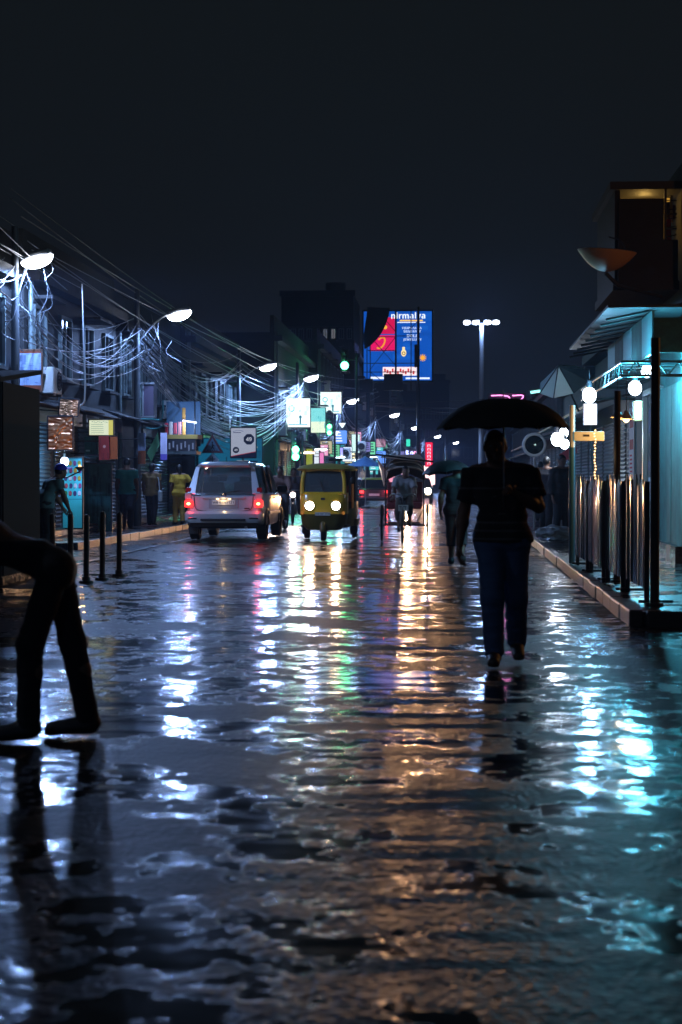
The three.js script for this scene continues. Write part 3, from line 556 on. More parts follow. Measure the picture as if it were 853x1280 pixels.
board('sign_board', 'weathered blue-white board with a rusty edge under the first lamp', 'sign board', 8, 438, 52, 488, 35.6, tmap(canvasTex(128, 128, (c, w, h) => { c.fillStyle = '#8a9fc0'; c.fillRect(0, 0, w, h); grime(c, w, h, 60, '#3d4d6e', 0.6); grime(c, w, h, 30, '#b8c8e0', 0.5); c.fillStyle = '#7a3a20'; c.fillRect(0, 112, w, 16); c.fillRect(30, 0, 98, 9); })), { frameMat: MB.rust });
{ const t = thing('cone_lamp', 'small yellow cone lamp hanging under the weathered board', 'lamp', at(22, 492, 30)); part(t, 'shade', new THREE.ConeGeometry(0.075, 0.15, 16, 1).rotateX(Math.PI), glow([1, 0.75, 0.3], 0.5)); part(t, 'wire', rod([0, 0.07, 0], [0, 0.5, 0], 0.008), MT.cable); }
const foil = (c1) => { const bm = dataTex(256, k => { const x = (k % 256) / 256, y = (k / 65536); return clamp(0.5 + 0.5 * P3.noise(x * 4 + 3 * P3.noise(x * 2, y * 2, 3), y * 11, 0.5)); }, false); return std(c1, 0.35, 0.5, { bumpMap: bm, bumpScale: 0.06 }); };
const foilM = foil([0.42, 0.20, 0.09]);
board('foil_board', 'large crumpled copper-coloured sheet hung over the shop door', 'board', 61, 521, 91, 562, 35.6, foilM);
board('foil_board', 'small crumpled copper-coloured sheet fixed above the larger one', 'board', 75, 499, 98, 519, 36, foilM, { tilt: -0.08 });
{ const p = at(84, 545, 34.9); const t = thing('warm_lamp', 'shaded warm lamp aimed at the copper sheets', 'lamp', p.clone().add(V(0.28, -0.62, 0.1))); part(t, 'shade', new THREE.LatheGeometry([[0.02, -0.09], [0.1, 0.0], [0.094, 0.0], [0.012, -0.085]].map(q => new THREE.Vector2(...q)), 16), MT.black); part(t, 'bulb', new THREE.SphereGeometry(0.035, 10, 8), glow([1, 0.5, 0.15], 1.5)); part(t, 'arm', tube([[0, -0.09, 0], [-0.3, -0.2, -0.3], [-0.6, -0.15, -1.4]], 0.014, 10), MT.dark); pointLight(V(0, 0.06, -0.02), [1, 0.45, 0.12], 1.3, 0.03, t); }
one('conduit_pipe', 'pale conduit pipe bending in below the small copper sheet', 'pipe', tube([at(103, 355, 36.5), at(105, 430, 36.5), at(106.5, 492, 36.5), at(104, 505, 36.5), at(96, 507, 36.5), at(74, 508, 36.3)], 0.022, 60, 8), MT.steel);
board('fruit_poster', 'turquoise poster with rows of small fruit pictures standing at the step', 'poster', 79, 572, 103, 660, 37.5, tmap(canvasTex(128, 448, (c, w, h) => {
  c.fillStyle = '#3fc6dd'; c.fillRect(0, 0, w, h); c.fillStyle = '#1687a8'; c.fillRect(0, 262, w, 5); c.fillRect(0, 0, w, 10);
  const cols = ['#a03a78', '#c04a5a', '#7a3f9a', '#d8d0e8', '#3a7a48', '#c8a020', '#402a70', '#8a9a30']; for (let r = 0; r < 5; r++) for (let q = 0; q < 4; q++) { c.fillStyle = cols[(r * 3 + q * 5) % 8]; c.beginPath(); c.ellipse(20 + q * 30 + (r % 2) * 4, 36 + r * 48, 11, 17, 0, 0, 7); c.fill(); c.fillStyle = '#202040'; c.globalAlpha = 0.5; c.fillRect(12 + q * 30, 46 + r * 48, 16, 6); c.globalAlpha = 1; } })), { arm: false });
{ const t = bareBulb(81, 577, 36.9, 0.085, glow([0.6, 0.75, 1.0], 16), [0.4, 0.75, 1.0], 3.2, 'round white bulb hanging before the turquoise fruit poster', null, 0.3); }
board('lit_sign', 'pale yellow light sign over the green and red banners', 'light sign', 112, 525, 142, 544, 40, lit(canvasTex(256, 160, (c, w, h) => { c.fillStyle = '#dfe8c8'; c.fillRect(0, 0, w, h); c.fillStyle = '#c9c25a'; c.fillRect(206, 0, 50, h); c.fillStyle = '#5d8a78'; for (let i = 0; i < 9; i++) { c.fillRect(30 + i * 19, 14 + (i % 3) * 4, 12, 6); } c.fillStyle = '#8fae98'; for (let i = 0; i < 5; i++) c.fillRect(20, 44 + i * 22, 130 + (i * 41) % 40, 5); }), 0.85), { light: [[0.9, 1, 0.7], 0.5] });
board('cloth_banner', 'teal cloth banner hanging under the pale yellow sign', 'banner', 106, 546, 123, 572, 39.8, tmap(canvasTex(64, 96, (c, w, h) => { c.fillStyle = '#1d6a70'; c.fillRect(0, 0, w, h); grime(c, w, h, 20, '#0c3038', 0.7); c.fillStyle = '#9fd0d0'; c.fillRect(6, 60, 20, 8); })), { frame: false, reach: 0.55 });
board('cloth_banner', 'red cloth banner hanging under the pale yellow sign', 'banner', 124, 545, 137, 575, 39.6, tmap(canvasTex(64, 128, (c, w, h) => { c.fillStyle = '#a3251c'; c.fillRect(0, 0, w, h); grime(c, w, h, 20, '#4a0d0a', 0.7); c.fillStyle = '#e0a090'; c.beginPath(); c.arc(34, 56, 9, 0, 7); c.fill(); })), { frame: false, reach: 0.55, tilt: 0.02 });
board('cloth_banner', 'narrow orange cloth banner beside the red one', 'banner', 138, 546, 147, 574, 39.7, tmap(canvasTex(32, 96, (c, w, h) => { c.fillStyle = '#c05a18'; c.fillRect(0, 0, w, h); grime(c, w, h, 14, '#5a2408', 0.6); })), { frame: false, reach: 0.55 });
board('sign_board', 'tall dark glass panel with faded lettering beside the fruit poster', 'sign board', 106, 580, 139, 664, 41, tmap(canvasTex(128, 256, (c, w, h) => { c.fillStyle = '#28504f'; c.fillRect(0, 0, w, h); grime(c, w, h, 60, '#102426', 0.8); grime(c, w, h, 30, '#4c7c78', 0.4); }), { roughness: 0.25 }), { arm: false });
board('hung_poster', 'pale blue and orange poster pinned to the lamp post', 'poster', 173, 541, 182, 580, 45.5, tmap(canvasTex(64, 192, (c, w, h) => { c.fillStyle = '#9aa6c8'; c.fillRect(0, 0, w, h); c.fillStyle = '#b85c30'; c.fillRect(0, 110, w, 82); grime(c, w, h, 30, '#e0dde8', 0.5); })), { frame: false, reach: 0.55 });
board('hung_poster', 'narrow bright white and violet poster hanging below the balcony', 'poster', 201, 541, 209, 575, 48, tmap(canvasTex(64, 192, (c, w, h) => { c.fillStyle = '#d9d2f0'; c.fillRect(0, 0, w, h); c.fillStyle = '#7a66c8'; c.fillRect(0, 150, w, 42); })), { frame: false, reach: 0.55 });
one('green_flag', 'folded green and pale flag hanging on a slanted stick', 'flag', extr([[0, 0], [0.3, 0.55], [0.34, 0.2], [0.12, -0.25]], 0.02), std([0.08, 0.24, 0.11], 0.8), at(184, 566, 47));
{ // upstairs window box with a pale pane, on the second house
  const c = at(181, 500, 47.2), t = thing('bay_window', 'small bay window with one pale green pane beside the second lamp post', 'window', c); part(t, 'box', box(0.5, 0.95, 0.5, 0, 0, -0.27), wallMat(0.1, 0.09, 0.11));
  part(t, 'pane', box(0.16, 0.82, 0.02, -0.15, 0, 0.0), std([0.4, 0.55, 0.48], 0.3)); part(t, 'pane', box(0.28, 0.82, 0.02, 0.1, 0, 0.001), std([0.08, 0.06, 0.09], 0.4)); part(t, 'frame', merge([box(0.54, 0.05, 0.06, 0, 0.45, 0.02), box(0.54, 0.05, 0.06, 0, -0.45, 0.02), box(0.04, 0.9, 0.06, -0.04, 0, 0.021), box(0.18, 0.03, 0.05, -0.15, 0.05, 0.02)]), MT.grey);
}
one('rail_pipe', 'teal pipe rail bent around below the bay window', 'pipe', tube([at(170, 524, 47), at(190, 524, 47), at(202, 524, 46.8), at(204, 500, 46.6)], 0.022, 30, 8), std([0.06, 0.22, 0.22], 0.4));
one('rail_pipe', 'lower teal pipe rail under the bay window', 'pipe', tube([at(176, 534, 47), at(195, 536, 46.9), at(204, 532, 46.7)], 0.022, 20, 8), std([0.06, 0.22, 0.22], 0.4));
{ // balcony hung with cloths
  const a = at(203, 566, 50), b = at(246, 545, 50), w = b.x - a.x, c = V((a.x + b.x) / 2, a.y, -50.4), t = thing('balcony', 'balcony with red and yellow cloths over a yellow ledge and a dark glazed front', 'balcony', c);
  const H = b.y - a.y;
  part(t, 'floor', box(w, 0.09, 0.9, 0, 0.0, 0), MB.tin); part(t, 'ledge', box(w + 0.08, 0.12, 0.95, 0, H - 0.02, 0), std([0.5, 0.34, 0.07], 0.5)); part(t, 'front', box(w - 0.04, H - 0.12, 0.06, 0, H / 2, 0.4), std([0.03, 0.025, 0.03], 0.3));
  for (let i = 0; i < 8; i++) part(t, 'glass_jar', cyl(0.03, 0.03, 0.18, 0, 0, 0, 10), phys([0.35, 0.33, 0.35], { roughness: 0.15 }), [-w / 2 + 0.1 + i * (w - 0.2) / 7, 0.14 + (i % 3) * 0.05, 0.44]);
  const cl = [[0.45, 0.03, 0.05], [0.55, 0.5, 0.45], [0.5, 0.06, 0.08], [0.5, 0.2, 0.2], [0.45, 0.22, 0.04]];
  cl.forEach((q, i) => part(t, 'cloth', rbox(0.10, i === 4 ? 0.78 : 0.32 + (i % 2) * 0.06, 0.05, 0.02, -w / 2 + 0.12 + i * 0.125, H + (i === 4 ? 0.42 : 0.22), 0.36), std(q, 0.8)));
  part(t, 'tube_light', rod([0.1, 0.92, 0.42], [0.5, 0.86, 0.42], 0.022), glow([0.55, 0.65, 1], 4)); part(t, 'lit_screen', rbox(0.15, 0.26, 0.05, 0.02, 0.4, 0.36, 0.4), glow([0.45, 0.7, 1], 1.3)); part(t, 'back_wall', box(w, 1.3, 0.06, 0, 0.85, -0.4), std([0.05, 0.12, 0.2], 0.6)); part(t, 'side_strut', rod([w / 2 - 0.05, 0, 0.4], [w / 2 - 0.05, 1.5, 0.4], 0.02), MT.dark);
  pointLight(V(0.3, 0.8, 0.5), [0.45, 0.6, 1], 2.2, 0.03, t);
}
board('hoarding', 'broad bright blue hoarding behind the pedestrian crossing sign', 'hoarding', 238, 548, 328, 604, 60, lit(canvasTex(512, 256, (c, w, h) => { c.fillStyle = '#1f8ec0'; c.fillRect(0, 0, w, h); c.fillStyle = '#2d6fb0'; c.fillRect(0, 196, w, 60); c.fillStyle = '#cfe4f0'; for (let i = 0; i < 4; i++) c.fillRect(330, 46 + i * 26, 150 - i * 22, 9); c.fillStyle = '#16335e'; c.fillRect(280, 128, 200, 60); grime(c, w, h, 40, '#125a80', 0.4); }), 0.30), { arm: false });  // panel given its own glow in place of street lamp light
board('dark_door', 'dark doorway frame set before the blue hoarding', 'door', 226, 571, 243, 640, 56.8, std([0.02, 0.022, 0.024], 0.5), { arm: false });
{ // pedestrian crossing sign: triangle over a diamond on one post
  const p = at(266, 598, 54), t = thing('crossing_sign', 'triangular pedestrian crossing sign above a pale diamond plate', 'traffic sign', [p.x, 0.13, -54]);
  const yT = at(266, 543, 54).y - 0.13, yB = at(266, 566, 54).y - 0.13, yD = at(266, 575, 54).y - 0.13, hw = 0.33;
  part(t, 'post', cyl(0.03, 0.03, yT, 0, yT / 2, -0.04), MT.grey);
  part(t, 'triangle_border', extr([[-hw, yB], [hw, yB], [0, yT]], 0.02, 0.012), std([0.14, 0.02, 0.03], 0.5)); part(t, 'triangle_face', extr([[-hw + 0.1, yB + 0.055], [hw - 0.1, yB + 0.055], [0, yT - 0.115]], 0.012).translate(0, 0, 0.026), std([0.10, 0.22, 0.32], 0.5));
  const k = std([0.01, 0.01, 0.012], 0.6), y0 = yB + 0.07; part(t, 'walker_symbol', merge([new THREE.CircleGeometry(0.026, 12).translate(0.0, y0 + 0.25, 0), rod([0, y0 + 0.22, 0], [0.01, y0 + 0.12, 0], 0.018, 6), rod([0.01, y0 + 0.12, 0], [0.05, y0 + 0.03, 0], 0.012, 6), rod([0.01, y0 + 0.12, 0], [-0.04, y0 + 0.04, 0], 0.012, 6), rod([0, y0 + 0.2, 0], [0.06, y0 + 0.14, 0], 0.01, 6), ...[-2, -1, 0, 1, 2].map(i => box(0.035, 0.03, 0.004, i * 0.07, y0 + 0.012, 0))]), k, [0, 0, 0.046]);
  part(t, 'diamond_plate', box(0.3, 0.3, 0.02).rotateZ(Math.PI / 4).translate(0, yD, 0), std([0.35, 0.42, 0.5], 0.5)); part(t, 'cross_symbol', merge([box(0.03, 0.22, 0.006, 0, yD, 0.014), box(0.18, 0.03, 0.006, 0, yD + 0.03, 0.016)]), k);
}
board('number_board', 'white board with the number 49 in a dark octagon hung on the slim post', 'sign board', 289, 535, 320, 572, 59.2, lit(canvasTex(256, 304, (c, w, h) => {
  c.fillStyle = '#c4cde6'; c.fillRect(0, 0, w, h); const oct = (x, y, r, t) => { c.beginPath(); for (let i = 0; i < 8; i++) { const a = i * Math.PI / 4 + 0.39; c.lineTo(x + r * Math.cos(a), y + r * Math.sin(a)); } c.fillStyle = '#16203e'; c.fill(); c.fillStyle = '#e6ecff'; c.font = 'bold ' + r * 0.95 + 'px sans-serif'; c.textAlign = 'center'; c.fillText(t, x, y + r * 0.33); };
  oct(186, 116, 58, '49'); oct(52, 226, 34, '49'); c.strokeStyle = '#2c4a90'; c.lineWidth = 3; c.beginPath(); c.moveTo(20, 40); c.quadraticCurveTo(80, 10, 130, 36); c.stroke(); c.fillStyle = '#24306a'; c.fillRect(24, 44, 80, 6); c.fillStyle = '#10183a'; c.beginPath(); c.moveTo(0, 290); c.lineTo(256, 246); c.lineTo(256, 304); c.lineTo(0, 304); c.fill(); c.fillStyle = '#c02838'; c.beginPath(); c.moveTo(0, 288); c.lineTo(256, 240); c.lineTo(256, 246); c.lineTo(0, 294); c.fill(); }), 0.5), { arm: false });  // face glows a little, standing in for lamplight on the board
one('board_post', 'thin grey post carrying the 49 board', 'post', cyl(0.03, 0.03, 3.0, 0, 1.5, 0), MT.grey, [at(304, 598, 59.3).x, 0, -59.3]);
board('shop_sign', 'blue light sign with a white headline lettering in Bengali style', 'light sign', 329, 563, 347, 584, 76, lit(canvasTex(256, 300, (c, w, h) => { c.fillStyle = '#e8f2ff'; c.fillRect(0, 0, w, h); c.fillStyle = '#0d4fb4'; c.fillRect(14, 14, w - 28, h - 28); c.fillStyle = '#fff'; c.fillRect(50, 96, 170, 12); c.lineWidth = 13; c.strokeStyle = '#fff'; for (const x of [78, 130, 190]) { c.beginPath(); c.moveTo(x, 100); c.lineTo(x, 170); c.stroke(); c.beginPath(); c.arc(x - 14, 140, 18, -1.4, 1.8); c.stroke(); } c.fillRect(50, 215, 160, 16); c.fillRect(50, 245, 100, 10); }), 0.9), { light: [[0.3, 0.6, 1], 0.5] });
board('shop_sign', 'small dark board with white lines above the blue light sign', 'sign board', 329, 547, 349, 560, 76.2, tmap(canvasTex(128, 96, (c, w, h) => { c.fillStyle = '#123a6a'; c.fillRect(0, 0, w, h); c.fillStyle = '#cfe6f0'; c.fillRect(10, 12, 80, 14); c.fillRect(10, 50, 108, 8); c.fillRect(10, 70, 60, 8); })));
board('light_panel_sign', 'tall white light panel at the shop door below the blue sign', 'light panel', 333, 587, 347, 650, 78, lit(canvasTex(64, 256, (c, w, h) => { c.fillStyle = '#cfeaff'; c.fillRect(0, 0, w, h); c.fillStyle = '#3b9c9a'; c.fillRect(4, 20, 56, 40); c.fillStyle = '#28605a'; c.fillRect(10, 70, 40, 14); c.fillStyle = '#8cc8e8'; c.fillRect(6, 140, 50, 60); }), 1.0), { arm: false, light: [[0.6, 0.85, 1], 5] });
const whiteBoard = (s, base) => canvasTex(256, 256, (c, w, h) => { c.fillStyle = base; c.fillRect(0, 0, w, h); seed = s; c.fillStyle = '#9fd8d8'; grime(c, w, h, 22, '#7cc4cc', 0.5); c.fillStyle = '#1a6a80'; c.fillRect(150, 170, 16, 60); c.beginPath(); c.arc(158, 165, 14, 0, 7); c.fill(); c.strokeStyle = '#2d98a8'; c.lineWidth = 8; c.beginPath(); c.arc(70, 90, 26, 0, 7); c.stroke(); c.fillStyle = '#6fb0bc'; c.fillRect(40, 226, 190, 10); });
board('lit_board', 'big white lit board with a teal ring mark above the blue sign', 'light board', 356, 498, 388, 534, 76.6, lit(whiteBoard(31, '#f4ffff'), 1.35), { light: [[0.55, 0.95, 1], 9.0] });
board('lit_board', 'cyan lit board joined to the big white one', 'light board', 389, 510, 407, 541, 76.9, lit(canvasTex(128, 200, (c, w, h) => { c.fillStyle = '#7fdcdc'; c.fillRect(0, 0, w, h); c.fillStyle = '#e8f8d8'; c.fillRect(0, 110, w, 90); grime(c, w, h, 22, '#2aa8b4', 0.5); }), 1.0), { light: [[0.3, 0.9, 1], 4], arm: false });
board('lit_board', 'white lit board set higher, beyond the cyan one', 'light board', 399, 490, 427, 517, 92, lit(whiteBoard(77, '#eafff8'), 1.25), { light: [[0.55, 0.95, 1], 8] });
board('light_panel_sign', 'upright white lit panel past the air conditioner boxes', 'light panel', 440, 543, 450, 566, 100, lit(canvasTex(64, 128, (c, w, h) => { c.fillStyle = '#d8fff4'; c.fillRect(0, 0, w, h); grime(c, w, h, 10, '#70c8b8', 0.5); }), 1.0));
for (const [x, y, d, l] of [[428, 531, 96, 'cone shade hanging highest under the cable fan'], [420, 541, 94, 'cone shade hanging middle under the cable fan'], [412, 553, 92, 'cone shade hanging lowest under the cable fan']]) {
  const t = thing('hanging_shade', 'white ' + l, 'lamp', at(x, y, d), 0, 'hanging white shades'); part(t, 'shade', new THREE.LatheGeometry([[0.03, -0.16], [0.17, 0.06], [0.19, 0.09], [0.17, 0.09], [0.02, -0.14]].map(q => new THREE.Vector2(...q)), 18), glow([0.8, 0.95, 1], 1.6)); part(t, 'wire', rod([0, 0.05, 0], [0, 1.0, 0], 0.012, 5), MT.cable);
}
for (const [x, y, l] of [[452, 558, 'grey fan box hung past the hanging white shades'], [432, 567, 'larger grey fan box below the hanging white shades']]) { const t = thing('fan_box', l, 'air conditioner', at(x, y, 98)); const s = x > 440 ? 1 : 1.15; part(t, 'casing', rbox(0.5 * s, 0.55 * s, 0.3, 0.03), MB.ac); part(t, 'fan_grille', merge([torus(0.17 * s, 0.02), torus(0.09 * s, 0.02), new THREE.CircleGeometry(0.17 * s, 20).translate(0, 0, -0.01)]), MT.dark, [0, 0, 0.165]); part(t, 'bracket', rod([-0.2, -0.3, -0.1], [-1, -0.3, -0.1], 0.03), MT.dark); }
// far shop clutter along the left: small lit signs beyond the auto rickshaw
const small = [[383, 561, 391, 590, 84, '#b9c93a', 0.5, 'narrow yellow-green lit sign behind the yellow auto rickshaw'], [400, 566, 405, 590, 86, '#ff8ad0', 0.8, 'thin pink lit sign behind the yellow auto rickshaw'], [393, 560, 399, 588, 88, '#e8f4ff', 0.9, 'thin white lit sign behind the yellow auto rickshaw'], [352, 549, 362, 577, 80, '#d0b040', 0.35, 'faded yellow sign beside the green signal'], [420, 556, 431, 580, 100, '#2fa0a8', 0.6, 'teal lit sign under the larger fan box'], [508, 549, 513, 558, 140, '#3ad8b8', 1.2, 'small green-cyan lit sign far down the road'], [455, 570, 470, 588, 120, '#6fb8e8', 0.7, 'pale blue lit shop panel above the dark car']];
for (const [a, b, c, d, z, col, k, l] of small) board('small_sign', l, 'light sign', a, b, c, d, z, glow(col, k), { group: 'small lit shop signs' });
// the run of small lit signs standing out from the far shop fronts
{
  const cols = [['teal', '#4fc4c8'], ['white', '#e6f2ff'], ['blue', '#5f92ee'], ['green', '#6fd0a0'], ['pink', '#f0a8cc'], ['cream', '#e8dcae'], ['white', '#dff6ff'], ['violet', '#a8a4ff']]; let sd = 991; const r = () => { sd = (sd * 1664525 + 1013904223) >>> 0; return sd / 4294967296; };
  const txs = cols.map(([, c], i) => canvasTex(64, 96, (k, w, h) => { k.fillStyle = c; k.fillRect(0, 0, w, h); k.fillStyle = i % 2 ? '#10203a' : '#f4f4ff'; for (let j = 0; j < 4; j++) k.fillRect(8, 12 + j * 20, 24 + ((i * 13 + j * 29) % 26), 8); }));
  for (let i = 0; i < 34; i++) {
    const d = 86 + i * 2.6 + r() * 2, xf = d < 90 ? -7.0 : d < 112 ? -6.6 : d < 140 ? -5.9 : -4.7, w = 0.3 + r() * 0.45, h = 0.3 + r() * 0.65, y = 2.0 + r() * 2.2, x = xf + 0.15 + w / 2 + r() * 0.4, k = Math.floor(r() * 8);
    const px = 565 + x * FOCAL / d, s = FOCAL / d; board('shop_sign', 'small ' + cols[k][0] + ' lit sign standing out from the far shop fronts', 'light sign', px - w / 2 * s, 598 - (y + h / 2 - EYE) * s, px + w / 2 * s, 598 - (y - h / 2 - EYE) * s, d, lit(txs[k], 0.5 + r() * 0.9), { group: 'small ' + cols[k][0] + ' signs along the far shop fronts', reach: 0.3 });
  }
  for (let i = 0; i < 12; i++) { // bare tubes over the far shop doors
    const d = 78 + i * 8, xf = d < 90 ? -6.9 : d < 112 ? -6.5 : d < 140 ? -5.8 : -4.6, t = thing('tube_light', 'white tube light over a far shop door', 'tube light', [xf + 0.5, 2.5 + 0.3 * (i % 2), -d], 0, 'tube lights over the far shop doors'); part(t, 'tube', rod([-0.3, 0, 0], [0.3, 0, 0], 0.025), glow(i % 3 ? [0.7, 0.9, 1] : [1, 0.75, 0.45], 7)); part(t, 'batten', box(0.7, 0.06, 0.05, 0, 0.05, -0.02), MT.grey); part(t, 'arm', rod([-0.3, 0.05, -0.02], [-0.8, 0.05, -0.02], 0.015), MT.grey);
    if (i % 2 === 0) pointLight(V(0, -0.1, 0.1), i % 3 ? [0.55, 0.8, 1] : [1, 0.6, 0.3], 7, 0.05, t);
  }
  const u = thing('stall_umbrella', 'broad blue stall umbrella beyond the auto rickshaw', 'umbrella', [at(457, 598, 80).x, 0, -80]); part(u, 'canopy', new THREE.ConeGeometry(1.0, 0.45, 10, 1, true).translate(0, 2.15, 0), phys([0.02, 0.16, 0.4], { roughness: 0.7, transmission: 0.4 })); part(u, 'pole', cyl(0.025, 0.025, 2.2, 0, 1.1, 0), MT.steel); part(u, 'base', cyl(0.2, 0.2, 0.08, 0, 0.05, 0), MT.dark);
}
{ // red vertical neon and blue neon letters far down
  board('neon_sign', 'tall red vertical light sign with white lettering far down the road', 'light sign', 532, 553, 541, 583, 118, lit(canvasTex(64, 256, (c, w, h) => { c.fillStyle = '#d8143c'; c.fillRect(0, 0, w, h); c.fillStyle = '#ffd8e8'; for (let i = 0; i < 6; i++) { c.fillRect(18, 24 + i * 38, 28, 5); c.fillRect(18, 24 + i * 38, 6, 24); c.fillRect(40, 30 + i * 38, 6, 20); } }), 1.6), { light: [[1, 0.12, 0.25], 2.0] });
  const t = thing('neon_letters', 'small blue and pink neon letters above the cycle rickshaw', 'neon sign', at(516, 566, 118)), m = glow([0.35, 0.4, 1], 4), m2 = glow([1, 0.35, 0.6], 2.5);
  part(t, 'neon_letter', tube([[-0.42, -0.12, 0], [-0.42, 0.14, 0], [-0.28, 0.1, 0], [-0.4, 0.02, 0], [-0.26, -0.06, 0], [-0.42, -0.12, 0]], 0.028, 24), m); part(t, 'neon_letter', tube([[-0.16, -0.12, 0], [-0.1, 0.06, 0], [0.0, 0.06, 0], [0.02, -0.12, 0], [-0.08, -0.02, 0]], 0.026, 20), m); part(t, 'neon_letter', tube([[0.1, -0.12, 0], [0.12, 0.06, 0], [0.24, 0.05, 0]], 0.026, 16), m2); part(t, 'neon_letter', tube([[0.32, -0.12, 0], [0.34, 0.04, 0], [0.46, 0.02, 0]], 0.026, 16), m2);
  part(t, 'backing', box(1.1, 0.42, 0.05, 0, 0, -0.07), MT.dark); pointLight(V(0, 0, 0.2), [0.6, 0.5, 1], 1.0, 0.1, t);
}
// pink and white lit shop opening behind the cycle rickshaw
board('light_panel_sign', 'pink lit shop panel seen through the cycle rickshaw', 'light panel', 486, 588, 494, 632, 112, glow([1.0, 0.35, 0.5], 1.0), { arm: false });
board('light_panel_sign', 'white pink lit shop panel beside the warm headlights', 'light panel', 522, 582, 544, 608, 124, glow([1.0, 0.6, 0.6], 2.2), { arm: false, light: [[1, 0.5, 0.5], 2] });
// traffic signals
const greenG = glow([0.1, 1.0, 0.42], 12);
function signal(px, pyList, d, label, o = {}) {
  const p = at(px, 598, d), t = thing('traffic_signal', label, 'traffic signal', [p.x, 0, -d], 0);
  const ys = pyList.map(y => at(px, y, d).y), y0 = Math.min(...ys), y1 = Math.max(...ys), r = o.r ?? 0.12;
  const polex = o.arm ?? 0.25, top = y1 + 0.6;
  part(t, 'post', merge([cyl(0.06, 0.05, top, polex, top / 2, -0.2), rod([polex, y1 + 0.3, -0.2], [0, y1 + 0.3, -0.12], 0.03)]), MT.dark);
  part(t, 'housing', rbox(0.38, 1.15, 0.22, 0.04, 0, (y0 + y1) / 2 + 0.28, -0.12), MT.black);
  for (const y of ys) part(t, 'green_lens', new THREE.SphereGeometry(r, 14, 10).scale(1, 1, 0.35).translate(0, y, 0.01), greenG);
  for (const dy of [0.36, 0.68]) part(t, 'dark_lens', new THREE.SphereGeometry(0.12, 12, 8).scale(1, 1, 0.3).translate(0, y1 + dy, 0), MB.glass);
  for (const y of [...ys, y1 + 0.36]) part(t, 'visor', new THREE.CylinderGeometry(0.15, 0.15, 0.2, 14, 1, true, Math.PI * 0.5, Math.PI).rotateX(Math.PI / 2).rotateZ(-Math.PI/2).translate(0, y, 0.1), MT.black);
  pointLight(V(0, (y0 + y1) / 2, 0.16), [0.1, 1, 0.4], o.I ?? 7, r, t);
}
signal(370, [562, 571], 71, 'traffic signal with two round green lights beside the lit boards', { I: 12, r: 0.15 });
signal(412, [533, 541], 86, 'smaller traffic signal with two green lights under the cyan board', { I: 6, r: 0.11 });
signal(431, [457], 88, 'high traffic signal with a single green light against the dark block', { I: 4, arm: 0.6, r: 0.2 });
